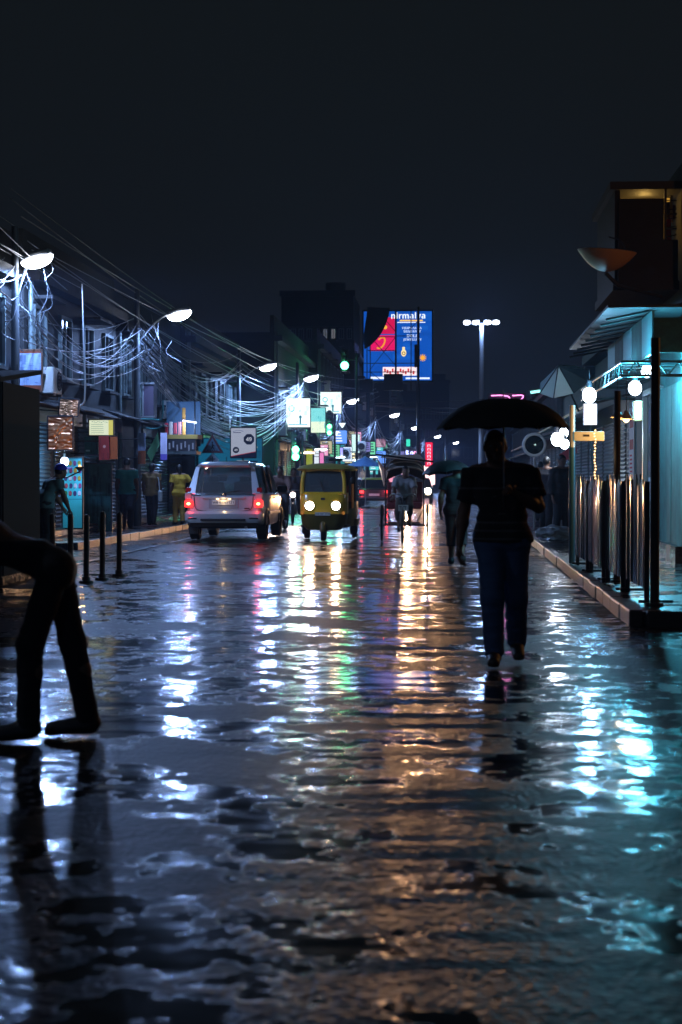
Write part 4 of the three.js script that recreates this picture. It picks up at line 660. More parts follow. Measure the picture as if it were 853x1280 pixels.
// ---------------------------------------------------------------- backlit billboard on a roof scaffold
{
  const d = 118, a = at(455, 476, d), b = at(540, 389, d), w = b.x - a.x, h = b.y - a.y, cx = (a.x + b.x) / 2, cy = (a.y + b.y) / 2;
  const tx = canvasTex(680, 700, (c, W, H) => {
    c.fillStyle = '#0a4aa8'; c.fillRect(0, 0, W, H); for (let i = 0; i < 26; i++) { c.globalAlpha = 0.16; c.fillStyle = i % 2 ? '#2a86e0' : '#063a86'; c.fillRect(rnd() * W, rnd() * H, 60 + rnd() * 160, 20 + rnd() * 60); } c.globalAlpha = 1;
    c.fillStyle = '#c01048'; c.fillRect(70, 60, 240, 170); c.fillStyle = '#d0105a'; c.fillRect(60, 240, 250, 160); c.fillStyle = '#0a4aa8'; c.fillRect(60, 228, 260, 10);
    c.strokeStyle = '#e0902a'; c.lineWidth = 16; c.beginPath(); c.ellipse(170, 318, 34, 60, 0.5, 3.4, 8.2); c.stroke(); c.fillStyle = '#e8a83a'; c.beginPath(); c.arc(215, 160, 20, 0, 7); c.fill();
    c.fillStyle = '#e8f2ff'; c.font = 'bold 82px sans-serif'; c.textAlign = 'left'; c.fillText('nirmalya', 268, 74); c.fillStyle = '#e8b860'; c.fillRect(360, 86, 230, 16); c.fillStyle = '#dfeaff'; c.fillRect(336, 108, 280, 9);
    c.textAlign = 'center'; c.fillStyle = '#cfe0ff'; c.font = 'bold 30px serif'; c.fillText('VISHWAS KA', 480, 180); c.fillText('SHARANAT', 485, 214); c.font = 'bold 40px serif'; c.fillText('DOLL', 486, 262); c.font = 'bold 30px serif'; c.fillText('JEWELLERY', 488, 296);
    c.fillStyle = '#f0d8a0'; c.beginPath(); c.ellipse(400, 420, 26, 36, 0, 0, 7); c.fill(); c.fillRect(386, 360, 26, 30); c.strokeStyle = '#704818'; c.lineWidth = 7; c.beginPath(); c.arc(400, 424, 14, 0, 7); c.stroke();
    c.fillStyle = '#e8a030'; c.beginPath(); c.arc(590, 470, 22, 0, 7); c.fill(); for (let i = 0; i < 10; i++) { c.save(); c.translate(590, 470); c.rotate(i * 0.63); c.fillRect(-4, 18, 8, 20); c.restore(); }
    c.fillStyle = '#f0dce0'; c.fillRect(190, 562, 340, 88); c.fillStyle = '#c02a30'; for (let i = 0; i < 12; i++) c.fillRect(204 + i * 26, 578 + (i % 3) * 12, 17, 34); c.fillStyle = '#dfe8ff'; c.fillRect(60, 660, 160, 24); c.fillRect(420, 668, 240, 18);
  });
  const t = thing('billboard', 'tall backlit blue billboard with a crimson panel on a steel scaffold', 'billboard', [cx, 0, -d]);
  part(t, 'lit_panel', uvFit(new THREE.BoxGeometry(w, h, 0.12)), lit(tx, 1.25), [0, cy, 0]);
  part(t, 'panel_frame', merge([box(w + 0.2, 0.1, 0.2, 0, cy + h / 2 + 0.05, 0), box(w + 0.2, 0.1, 0.2, 0, cy - h / 2 - 0.05, 0), box(0.1, h, 0.21, -w / 2 - 0.05, cy, 0), box(0.1, h, 0.21, w / 2 + 0.05, cy, 0)]), MT.dark);
  const l = areaLight(V(cx, cy, -d + 0.2), V(cx, cy - 1, -d + 20), w, h, [0.12, 0.34, 1.0], 1.2);
  const X = q => at(q, 500, d - 0.8).x - cx, Y = q => at(500, q, d - 0.8).y, bars = [];
  for (const q of [459, 463, 495, 514]) bars.push(rod([X(q), Y(488), 0.8], [X(q), Y(388 + (q < 490 ? 40 : 0)), 0.8], q === 495 ? 0.07 : 0.035, 6));
  for (const [q, z0, z1] of [[421, 461, 496], [438, 460, 496], [420, 496, 516], [454, 455, 520], [465, 455, 520]]) bars.push(rod([X(z0), Y(q), 0.8], [X(z1), Y(q), 0.8], 0.03, 6));
  for (const [x0, y0, x1, y1] of [[462, 463, 494, 422], [466, 424, 494, 456], [484, 402, 496, 416], [512, 412, 522, 402], [462, 464, 480, 478]]) bars.push(rod([X(x0), Y(y0), 0.8], [X(x1), Y(y1), 0.8], 0.025, 6));
  bars.push(rod([X(523), Y(488), 0.8], [X(523), Y(384), 0.8], 0.09, 8), box(0.35, 1.5, 0.2, X(521.5), Y(445), 0.75));
  part(t, 'scaffold', merge(bars), MT.black);
  part(t, 'cabinet', box(1.25, 1.1, 0.5, X(492), Y(478), 0.85), MT.black); part(t, 'cabinet', box(0.9, 0.9, 0.5, X(458), Y(482), 0.85), MT.black);
  for (const q of [460, 523]) part(t, 'leg', cyl(0.14, 0.14, Y(480), X(q), Y(480) / 2, 0.3, 10), MT.dark);
}
{ // torn dark tarpaulin tied over the billboard's upper corner
  const d = 116.4, P = (x, y) => { const v = at(x, y, d); return [v.x, v.y]; };
  const pts = [[456, 436], [463, 432], [471, 424], [477, 416], [482, 406], [486, 394], [487, 385], [460, 385], [458, 400], [455, 420]].map(q => P(...q));
  const t = thing('tarpaulin', 'dark torn tarpaulin tied over the upper corner of the blue billboard', 'tarpaulin', [0, 0, -d]), tm = std([0.006, 0.007, 0.008], 0.9);
  part(t, 'sheet', extr(pts, 0.04, 0.02), tm); const a = P(459, 384), b = P(488, 386); part(t, 'rope', rod([a[0], a[1], 0.02], [b[0], b[1], 0.02], 0.03), MT.black);
  for (const q of [462, 474, 485]) { const v = P(q, 386); part(t, 'tie', rod([v[0], v[1], 0], [v[0] + 0.05, v[1] - 0.1, -1.5], 0.02), MT.black); }
}
// ---------------------------------------------------------------- vehicles
const MV = {
  silver: phys([0.50, 0.53, 0.58], { metalness: 0.4, roughness: 0.32, clearcoat: 1, clearcoatRoughness: 0.08 }), glass: phys([0.012, 0.016, 0.018], { roughness: 0.05 }), clear: phys([0.42, 0.47, 0.48], { roughness: 0.03, transmission: 0.85 }), trim: std([0.014, 0.014, 0.015], 0.5), chrome: std([0.6, 0.6, 0.62], 0.12, 1),
  tyre: std([0.014, 0.014, 0.014], 0.75), rim: std([0.4, 0.4, 0.42], 0.3, 0.9), lensRed: phys([0.25, 0.01, 0.012], { roughness: 0.15 }), lensClear: phys([0.35, 0.3, 0.3], { roughness: 0.15 }), plate: std([0.62, 0.62, 0.6], 0.5),
  yellow: phys([0.72, 0.42, 0.02], { roughness: 0.32, clearcoat: 0.7, clearcoatRoughness: 0.15 }), olive: phys([0.10, 0.075, 0.012], { roughness: 0.4, clearcoat: 0.4 }), canvasTop: std([0.30, 0.26, 0.05], 0.7), maroon: phys([0.03, 0.012, 0.012], { roughness: 0.3, clearcoat: 1, clearcoatRoughness: 0.1 }), darkCar: phys([0.02, 0.021, 0.025], { roughness: 0.3, clearcoat: 1, clearcoatRoughness: 0.1 }),  // lower auto rickshaw paint has its shade mixed into the colour
};
function wheel(t, x, y, z, R, w) {
  const g = new THREE.Group(); g.name = 'wheel'; g.position.set(x, y, z); t.add(g);
  part(g, 'tyre', new THREE.LatheGeometry([[R * 0.62, -w / 2], [R * 0.93, -w / 2], [R, -w * 0.36], [R, w * 0.36], [R * 0.93, w / 2], [R * 0.62, w / 2]].map(q => new THREE.Vector2(...q)), 32).rotateZ(Math.PI / 2), MV.tyre);
  const sp = [cyl(R * 0.62, R * 0.62, w * 0.5, 0, 0, 0, 24).rotateZ(Math.PI / 2)]; for (const s of [-1, 1]) for (let i = 0; i < 5; i++) sp.push(box(w * 0.06, R * 0.5, R * 0.14, s * w * 0.3, R * 0.32, 0).rotateX(i * Math.PI * 0.4));
  part(g, 'rim', merge(sp), MV.rim); return g;
}
function plateTex(text) { return new THREE.MeshStandardMaterial({ roughness: 0.5, map: canvasTex(256, 64, (c, w, h) => { c.fillStyle = '#d9d9d4'; c.fillRect(0, 0, w, h); c.strokeStyle = '#222'; c.lineWidth = 3; c.strokeRect(4, 4, w - 8, h - 8); c.fillStyle = '#111'; c.font = 'bold 40px sans-serif'; c.textAlign = 'center'; c.fillText(text, w / 2, 46); }) }); }
const RED = [1.0, 0.03, 0.03];
function ring(sections) { return sections; }
// body shell over the wheels: loops in planes across the length
function loopXY(w, y0, y1, z, r, tuck = 0.9, n = 3) {   // cross section; narrower at the sill and at the top
  const o = [], cs = [[w, y1, 0], [-w, y1, 1], [-w * tuck, y0, 2], [w * tuck, y0, 3]];
  for (const [x, y, q] of cs) { const sx = q === 0 || q === 3 ? 1 : -1, sy = q < 2 ? 1 : -1; for (let k = 0; k <= n; k++) { const a = (q + k / n) * Math.PI / 2; o.push([x - sx * r + r * Math.cos(a), y - sy * r + r * Math.sin(a), z]); } }
  return o;
}
{ // silver people carrier, seen from behind
  const s = at(281, 598, 38.6), t = thing('silver_car', 'silver people carrier with its tail lights on, seen from behind', 'car', [s.x - 0.02, 0, -38.6]);
  t.rotation.y = -0.012;
  part(t, 'body', loft([loopXY(0.76, 0.50, 0.98, 0.02, 0.07, 0.96), loopXY(0.84, 0.46, 1.03, -0.06, 0.08, 0.96), loopXY(0.88, 0.34, 1.06, -0.35, 0.08, 0.96), loopXY(0.89, 0.30, 1.06, -1.5, 0.07, 0.96), loopXY(0.885, 0.30, 1.05, -3.0, 0.07, 0.96), loopXY(0.87, 0.32, 1.02, -3.6, 0.09, 0.96), loopXY(0.82, 0.34, 0.94, -4.2, 0.12, 0.94), loopXY(0.66, 0.38, 0.82, -4.5, 0.14, 0.94)], 0.6), MV.silver);
  part(t, 'cabin_glass', loft([loopXZ(0.835, -3.55, 0.0, 1.03, 0.2), loopXZ(0.785, -3.15, -0.10, 1.25, 0.22), loopXZ(0.70, -2.65, -0.26, 1.54, 0.24), loopXZ(0.655, -2.5, -0.34, 1.66, 0.24)], 0.6), MV.clear);
  part(t, 'roof', loft([loopXZ(0.67, -2.5, -0.22, 1.625, 0.24), loopXZ(0.665, -2.5, -0.2, 1.66, 0.24), loopXZ(0.60, -2.4, -0.28, 1.72, 0.24), loopXZ(0.5, -2.3, -0.38, 1.745, 0.24), loopXZ(0.32, -2.1, -0.55, 1.76, 0.2)], 0.8), MV.silver);
  part(t, 'rear_spoiler', rbox(1.12, 0.035, 0.24, 0.016, 0, 1.675, -0.17), MV.silver);
  for (const sx of [-1, 1]) {
    part(t, 'rear_pillar', extr([[0, 0], [0.16, 0], [0.10, 0.64], [0.03, 0.64]], 0.03, 0.008).rotateY(-Math.PI / 2 * 0).translate(0, 0, 0), MV.silver).position.set(sx > 0 ? 0.64 : -0.64, 1.03, -0.02);
    const p = t.children[t.children.length - 1]; p.scale.x = sx; p.rotation.set(-0.42, 0, sx * 0.14); p.scale.x = sx;
    for (const [za, zb, zc, zd] of [[-0.95, -1.03, -1.02, -1.1], [-1.95, -2.03, -1.9, -1.98]]) part(t, 'side_pillar', rod([sx * 0.838, 1.05, (za + zb) / 2], [sx * 0.715, 1.66, (zc + zd) / 2], 0.035, 6), MV.trim);
    part(t, 'front_pillar', rod([sx * 0.80, 1.05, -3.35], [sx * 0.70, 1.66, -2.42], 0.04, 8), MV.silver);
    const l = new THREE.Group(); l.name = 'tail_light'; l.position.set(sx * 0.775, 0.84, 0.0); t.add(l);
    part(l, 'red_lens', rbox(0.19, 0.16, 0.16, 0.03, 0, -0.02, -0.015), glow(RED, 2.2)); part(l, 'upper_lens', rbox(0.16, 0.16, 0.14, 0.03, sx * 0.01, 0.145, -0.03), MV.lensClear); part(l, 'top_lens', rbox(0.12, 0.12, 0.12, 0.02, sx * 0.015, 0.28, -0.06), MV.lensRed); part(l, 'bulb', new THREE.SphereGeometry(0.028, 10, 8).scale(1.4, 1, 0.5).translate(0, -0.02, 0.066), glow([1, 0.35, 0.1], 12));
    pointLight(V(sx * 0.775, 0.82, 0.2), RED, 0.22, 0.05, t);
    part(t, 'mirror', rbox(0.24, 0.17, 0.13, 0.05, sx * 1.0, 1.13, -2.78), MV.trim); part(t, 'mirror_arm', rod([sx * 0.84, 1.08, -2.8], [sx * 0.95, 1.1, -2.78], 0.025), MV.trim);
    for (const z of [-0.86, -3.62]) { wheel(t, sx * 0.76, 0.32, z, 0.32, 0.21); part(t, 'wheel_arch', new THREE.TorusGeometry(0.365, 0.03, 6, 18, Math.PI).rotateY(Math.PI / 2), MV.trim, [sx * 0.855, 0.33, z]); part(t, 'mud_flap', box(0.2, 0.2, 0.015, sx * 0.76, 0.24, z + 0.36), MV.trim); }
    part(t, 'door_handle', rbox(0.03, 0.03, 0.2, 0.012, sx * 0.893, 0.93, -1.25), MV.silver); part(t, 'door_handle', rbox(0.03, 0.03, 0.2, 0.012, sx * 0.893, 0.93, -2.2), MV.silver); part(t, 'side_moulding', rbox(0.03, 0.07, 2.1, 0.012, sx * 0.885, 0.6, -2.2), MV.silver);
    part(t, 'seat_back', rbox(0.5, 0.42, 0.14, 0.06, sx * 0.35, 1.1, -0.9), MV.trim); part(t, 'headrest', rbox(0.24, 0.16, 0.09, 0.04, sx * 0.35, 1.36, -0.92), MV.trim); part(t, 'headrest', rbox(0.24, 0.16, 0.09, 0.04, sx * 0.35, 1.40, -2.2), MV.trim);
  }
  part(t, 'bumper', loft([loopXZ(0.84, -0.3, 0.10, 0.40, 0.12), loopXZ(0.87, -0.3, 0.13, 0.46, 0.12), loopXZ(0.87, -0.3, 0.13, 0.60, 0.12), loopXZ(0.84, -0.3, 0.08, 0.66, 0.12)], 0.6), MV.silver);
  part(t, 'bumper_insert', rbox(1.0, 0.05, 0.04, 0.01, 0, 0.47, 0.125), MV.trim); part(t, 'skirt', rbox(1.5, 0.14, 0.2, 0.04, 0, 0.36, -0.06), MV.trim); part(t, 'axle', cyl(0.05, 0.05, 1.4, 0, 0, 0).rotateZ(Math.PI / 2), MT.black, [0, 0.3, -0.86]);
  for (const sx of [-1, 1]) part(t, 'reflector', rbox(0.2, 0.035, 0.02, 0.008, sx * 0.68, 0.5, 0.128), MV.chrome);
  part(t, 'tailgate_seam', tube([[-0.66, 1.0, 0.03], [-0.62, 0.72, 0.035], [-0.5, 0.67, 0.04], [0.5, 0.67, 0.04], [0.62, 0.72, 0.035], [0.66, 1.0, 0.03]], 0.008, 40, 5), MV.trim);
  part(t, 'plate_recess', rbox(0.66, 0.22, 0.02, 0.02, 0, 0.83, 0.022), std([0.25, 0.26, 0.28], 0.5)); part(t, 'number_plate', uvFit(new THREE.BoxGeometry(0.52, 0.12, 0.012)), plateTex('WB 02N5121'), [0, 0.85, 0.04]);
  part(t, 'garnish', rbox(0.95, 0.05, 0.045, 0.015, 0, 0.955, 0.03), MV.silver); part(t, 'badge', torus(0.042, 0.009, 20, 6).scale(1.2, 0.85, 1), MV.chrome, [0, 1.0, 0.015]); part(t, 'badge', rbox(0.14, 0.022, 0.01, 0.004, -0.58, 1.0, 0.0), MV.chrome); part(t, 'badge', rbox(0.12, 0.02, 0.01, 0.004, 0.52, 0.72, 0.03), MV.chrome);
  part(t, 'wiper', merge([rod([0.02, 1.06, 0.01], [0.34, 1.12, -0.03], 0.01, 5), cyl(0.025, 0.025, 0.03, 0.02, 1.05, 0.0)]), MV.trim);
  for (const sx of [-0.13, 0.13]) { part(t, 'plate_light', rbox(0.06, 0.02, 0.03, 0.006, sx, 0.925, 0.045), glow([1, 0.6, 0.25], 6)); }
  pointLight(V(0, 0.90, 0.12), [1, 0.65, 0.3], 0.07, 0.02, t);
  part(t, 'antenna', rod([0, 1.74, -0.5], [0, 1.86, -0.42], 0.008, 5), MV.trim); part(t, 'exhaust', cyl(0.03, 0.03, 0.2, 0, 0, 0).rotateX(Math.PI / 2), MT.steel, [0.5, 0.3, 0.0]);
}
{ // yellow auto rickshaw, coming
  const d = 38.6, s = at(404, 598, d), t = thing('auto_rickshaw', 'yellow three-wheeled auto rickshaw with both headlights on', 'auto rickshaw', [s.x, 0, -d]); t.rotation.y = -0.02;
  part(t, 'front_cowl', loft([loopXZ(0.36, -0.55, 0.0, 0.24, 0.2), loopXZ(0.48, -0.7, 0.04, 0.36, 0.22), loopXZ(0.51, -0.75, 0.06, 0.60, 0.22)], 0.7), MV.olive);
  part(t, 'front_panel', loft([loopXZ(0.515, -0.75, 0.065, 0.595, 0.22), loopXZ(0.52, -0.75, 0.06, 0.8, 0.22), loopXZ(0.52, -0.75, 0.0, 1.0, 0.2), loopXZ(0.52, -0.74, -0.03, 1.06, 0.2)], 0.7), MV.yellow);
  part(t, 'windscreen', extr([[-0.43, 0], [0.43, 0], [0.40, 0.49], [-0.40, 0.49]], 0.012), MV.clear, [0, 1.06, -0.06], [-0.16, 0, 0]);
  const fr = (x, y) => V(x, 1.05 + y * Math.cos(0.16), -0.045 - y * Math.sin(0.16));
  part(t, 'windscreen_frame', merge([tube([fr(-0.46, 0.0), fr(0.46, 0.0)], 0.035, 6, 8), tube([fr(-0.47, -0.02), fr(-0.46, 0.3), fr(-0.42, 0.52)], 0.045, 10, 8), tube([fr(0.47, -0.02), fr(0.46, 0.3), fr(0.42, 0.52)], 0.045, 10, 8), tube([fr(-0.43, 0.52), fr(0, 0.55), fr(0.43, 0.52)], 0.045, 10, 8)]), MV.yellow);
  part(t, 'roof', loft([loopXZ(0.57, -2.45, -0.06, 1.55, 0.15), loopXZ(0.60, -2.5, 0.0, 1.59, 0.18), loopXZ(0.52, -2.4, -0.12, 1.66, 0.2, 0.02), loopXZ(0.3, -2.1, -0.4, 1.70, 0.2, 0.02)], 0.9), MV.canvasTop);
  for (const sx of [-1, 1]) {
    const l = new THREE.Group(); l.name = 'headlight'; l.position.set(sx * 0.29, 0.78, 0.06); t.add(l);
    part(l, 'lens', new THREE.SphereGeometry(0.10, 18, 10).scale(1, 1, 0.4), glow([1, 0.84, 0.66], 24)); part(l, 'bezel', torus(0.105, 0.016, 24, 8), MV.chrome);
    spotLight(V(sx * 0.29, 0.78, 0.16), V(sx * 0.4, 0.1, 13), [1, 0.56, 0.30], 9, 0.06, 0.34, t);
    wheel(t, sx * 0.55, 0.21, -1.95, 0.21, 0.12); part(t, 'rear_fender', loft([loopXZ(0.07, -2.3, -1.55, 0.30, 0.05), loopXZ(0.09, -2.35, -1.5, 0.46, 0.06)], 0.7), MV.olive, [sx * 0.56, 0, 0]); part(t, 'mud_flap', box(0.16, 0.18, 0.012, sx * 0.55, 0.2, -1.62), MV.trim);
    part(t, 'pillar', rod([sx * 0.53, 1.0, -0.75], [sx * 0.54, 1.56, -0.72], 0.022), MV.trim); part(t, 'pillar', rod([sx * 0.58, 0.7, -1.7], [sx * 0.57, 1.56, -1.75], 0.022), MV.trim);
    part(t, 'turn_signal', rbox(0.05, 0.07, 0.04, 0.012, sx * 0.46, 0.62, 0.05), glow([1, 0.4, 0.05], 0.3)); part(t, 'mirror', merge([rod([sx * 0.5, 1.2, -0.1], [sx * 0.62, 1.3, -0.05], 0.009), new THREE.SphereGeometry(0.075, 12, 8).scale(0.7, 1, 0.3).translate(sx * 0.64, 1.34, -0.04)]), MV.trim);
  }
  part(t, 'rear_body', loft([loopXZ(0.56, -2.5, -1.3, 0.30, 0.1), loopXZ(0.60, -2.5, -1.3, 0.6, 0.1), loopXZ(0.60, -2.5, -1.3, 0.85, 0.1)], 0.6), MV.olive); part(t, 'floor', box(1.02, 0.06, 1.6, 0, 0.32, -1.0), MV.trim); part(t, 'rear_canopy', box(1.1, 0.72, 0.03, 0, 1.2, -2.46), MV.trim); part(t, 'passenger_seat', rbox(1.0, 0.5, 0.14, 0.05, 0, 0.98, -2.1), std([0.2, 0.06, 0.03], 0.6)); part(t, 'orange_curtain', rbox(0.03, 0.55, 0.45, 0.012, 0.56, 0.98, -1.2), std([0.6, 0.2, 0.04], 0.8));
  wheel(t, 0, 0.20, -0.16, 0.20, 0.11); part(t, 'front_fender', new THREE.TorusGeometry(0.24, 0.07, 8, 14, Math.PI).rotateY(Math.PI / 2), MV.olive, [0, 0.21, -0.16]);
  part(t, 'number_plate', uvFit(new THREE.BoxGeometry(0.34, 0.075, 0.012)), plateTex('WB 04F 2138'), [0, 0.60, 0.082]); part(t, 'emblem', rbox(0.09, 0.05, 0.012, 0.004, 0, 0.93, 0.035), MV.chrome); part(t, 'wiper', rod([0.04, 1.08, -0.01], [-0.1, 1.36, -0.05], 0.008, 5), MV.trim); part(t, 'handlebar', tube([[-0.3, 1.02, -0.35], [0, 1.08, -0.3], [0.3, 1.02, -0.35]], 0.016, 10), MT.steel);
  part(t, 'roof_lamp', merge([rod([0.25, 1.68, -1.4], [0.25, 1.80, -1.4], 0.012), rbox(0.3, 0.05, 0.05, 0.015, 0.15, 1.8, -1.4)]), MV.trim);
}
// plain saloon cars farther off; rear looks toward +z
function saloon(name, label, pos, turn, m, o = {}) {
  const t = thing(name, label, 'car', pos, turn);
  part(t, 'body', loft([loopXY(0.66, 0.42, 0.84, 0.0, 0.1), loopXY(0.78, 0.32, 0.92, -0.15, 0.1), loopXY(0.82, 0.28, 0.92, -1.2, 0.1), loopXY(0.82, 0.28, 0.88, -3.0, 0.1), loopXY(0.76, 0.3, 0.8, -3.8, 0.12), loopXY(0.6, 0.36, 0.72, -4.1, 0.12)], 0.6), m);
  part(t, 'cabin_glass', loft([loopXZ(0.76, -3.0, -0.35, 0.89, 0.2), loopXZ(0.66, -2.4, -0.8, 1.26, 0.2), loopXZ(0.62, -2.3, -0.9, 1.34, 0.2)], 0.6), MV.glass); part(t, 'roof', loft([loopXZ(0.64, -2.32, -0.85, 1.32, 0.2), loopXZ(0.58, -2.25, -0.95, 1.40, 0.2), loopXZ(0.4, -2.1, -1.1, 1.42, 0.2)], 0.8), o.roof ?? m);
  for (const sx of [-1, 1]) {
    for (const z of [-0.75, -3.25]) wheel(t, sx * 0.72, 0.29, z, 0.29, 0.18);
    part(t, 'tail_light', rbox(0.2, 0.13, 0.08, 0.03, sx * 0.6, 0.74, -0.02), o.rearLit ? glow(RED, 4) : MV.lensRed); if (o.rearLit) pointLight(V(sx * 0.6, 0.74, 0.1), RED, 1.2, 0.06, t);
    const h = new THREE.Group(); h.name = 'headlight'; h.position.set(sx * 0.55, 0.68, -4.04); t.add(h); part(h, 'lens', new THREE.SphereGeometry(o.head ? 0.2 : 0.11, 14, 8).scale(1, 0.9, 0.5), o.head ? glow([1, 0.86, 0.62], 40) : MV.lensClear);
    if (o.head) spotLight(V(sx * 0.55, 0.68, -4.2), V(sx * 0.55 + (o.aim ?? 0), 0.35, -25), [1, 0.50, 0.22], o.head, 0.08, 0.14, t, 0.85);
    part(t, 'mirror', rbox(0.16, 0.11, 0.1, 0.03, sx * 0.88, 0.98, -2.5), m); part(t, 'door_handle', rbox(0.02, 0.025, 0.16, 0.008, sx * 0.825, 0.8, -1.6), MV.chrome);
  }
  part(t, 'rear_bumper', rbox(1.5, 0.16, 0.16, 0.05, 0, 0.44, 0.02), m); part(t, 'number_plate', uvFit(new THREE.BoxGeometry(0.5, 0.11, 0.012)), MV.plate, [0, 0.6, 0.03]); part(t, 'front_bumper', rbox(1.4, 0.16, 0.16, 0.05, 0, 0.42, -4.08), m); part(t, 'grille', rbox(0.6, 0.14, 0.04, 0.02, 0, 0.62, -4.1), MV.trim);
  return t;
}
saloon('dark_car', 'dark maroon car driving off with red tail lights beyond the auto rickshaw', [at(468, 598, 84).x, 0, -84], 0, MV.maroon, { rearLit: true, roof: std([0.35, 0.36, 0.05], 0.5) });
saloon('oncoming_car', 'dark car with dazzling warm headlights coming on behind the cycle rickshaw', [at(522, 598, 96).x, 0, -100], Math.PI, MV.darkCar, { head: 560, aim: 0.6 });
saloon('white_car', 'pale parked car beside the dark maroon one under the shop signs', [at(445, 598, 92).x - 0.6, 0, -96], 0, phys([0.4, 0.42, 0.45], { roughness: 0.3, clearcoat: 1 }), {});
// motorcycle between the silver car and the auto rickshaw, coming
function motorbike(label, pos, turn) {
  const t = thing('motorcycle', label, 'motorcycle', pos, turn);
  for (const z of [-0.65, 0.65]) { const w = new THREE.Group(); w.name = 'wheel'; w.position.set(0, 0.3, z); w.rotation.y = Math.PI / 2; t.add(w); part(w, 'tyre', torus(0.26, 0.045, 26, 8), MV.tyre); part(w, 'rim', merge([torus(0.21, 0.012, 24, 6), ...[0, 1, 2].map(i => box(0.42, 0.03, 0.02).rotateZ(i * Math.PI / 3))]), MV.rim); }
  part(t, 'tank', loft([loopXZ(0.1, -0.1, 0.35, 0.68, 0.08), loopXZ(0.15, -0.12, 0.4, 0.78, 0.09), loopXZ(0.1, -0.08, 0.34, 0.88, 0.08)], 0.9), MV.maroon); part(t, 'seat', rbox(0.24, 0.09, 0.7, 0.04, 0, 0.80, -0.42), MV.trim); part(t, 'engine', rbox(0.26, 0.3, 0.4, 0.05, 0, 0.42, 0.05), MT.steel); part(t, 'frame', merge([rod([0, 0.3, -0.65], [0, 0.7, -0.3], 0.02), rod([0, 0.7, -0.3], [0, 0.75, 0.4], 0.025), rod([0, 0.3, 0], [0, 0.75, 0.4], 0.025)]), MV.trim);
  part(t, 'fork', merge([rod([-0.08, 0.3, 0.65], [-0.08, 0.95, 0.42], 0.022), rod([0.08, 0.3, 0.65], [0.08, 0.95, 0.42], 0.022)]), MT.steel); part(t, 'handlebar', tube([[-0.36, 1.02, 0.28], [-0.15, 1.02, 0.4], [0.15, 1.02, 0.4], [0.36, 1.02, 0.28]], 0.014, 12), MT.steel); part(t, 'front_fender', new THREE.TorusGeometry(0.31, 0.05, 6, 12, Math.PI * 0.7).rotateY(Math.PI / 2), MV.maroon, [0, 0.3, 0.65]);
  const h = new THREE.Group(); h.name = 'headlight'; h.position.set(0, 0.88, 0.52); t.add(h); part(h, 'housing', new THREE.SphereGeometry(0.1, 14, 10), MV.trim, [0, 0, -0.04]); part(h, 'lens', new THREE.SphereGeometry(0.085, 14, 8).scale(1, 1, 0.4).translate(0, 0, 0.05), glow([1, 0.8, 0.75], 8));
  spotLight(V(0, 0.88, 0.66), V(0, 0.5, 6), [1, 0.72, 0.62], 16, 0.05, 0.5, t);
  return t;
}
motorbike('maroon motorcycle ridden between the silver car and the auto rickshaw', [at(350, 598, 47).x, 0, -47], -0.12);
motorbike('maroon motorcycle following behind the other rider by the auto rickshaw', [at(366, 598, 54).x, 0, -54], 0.1);
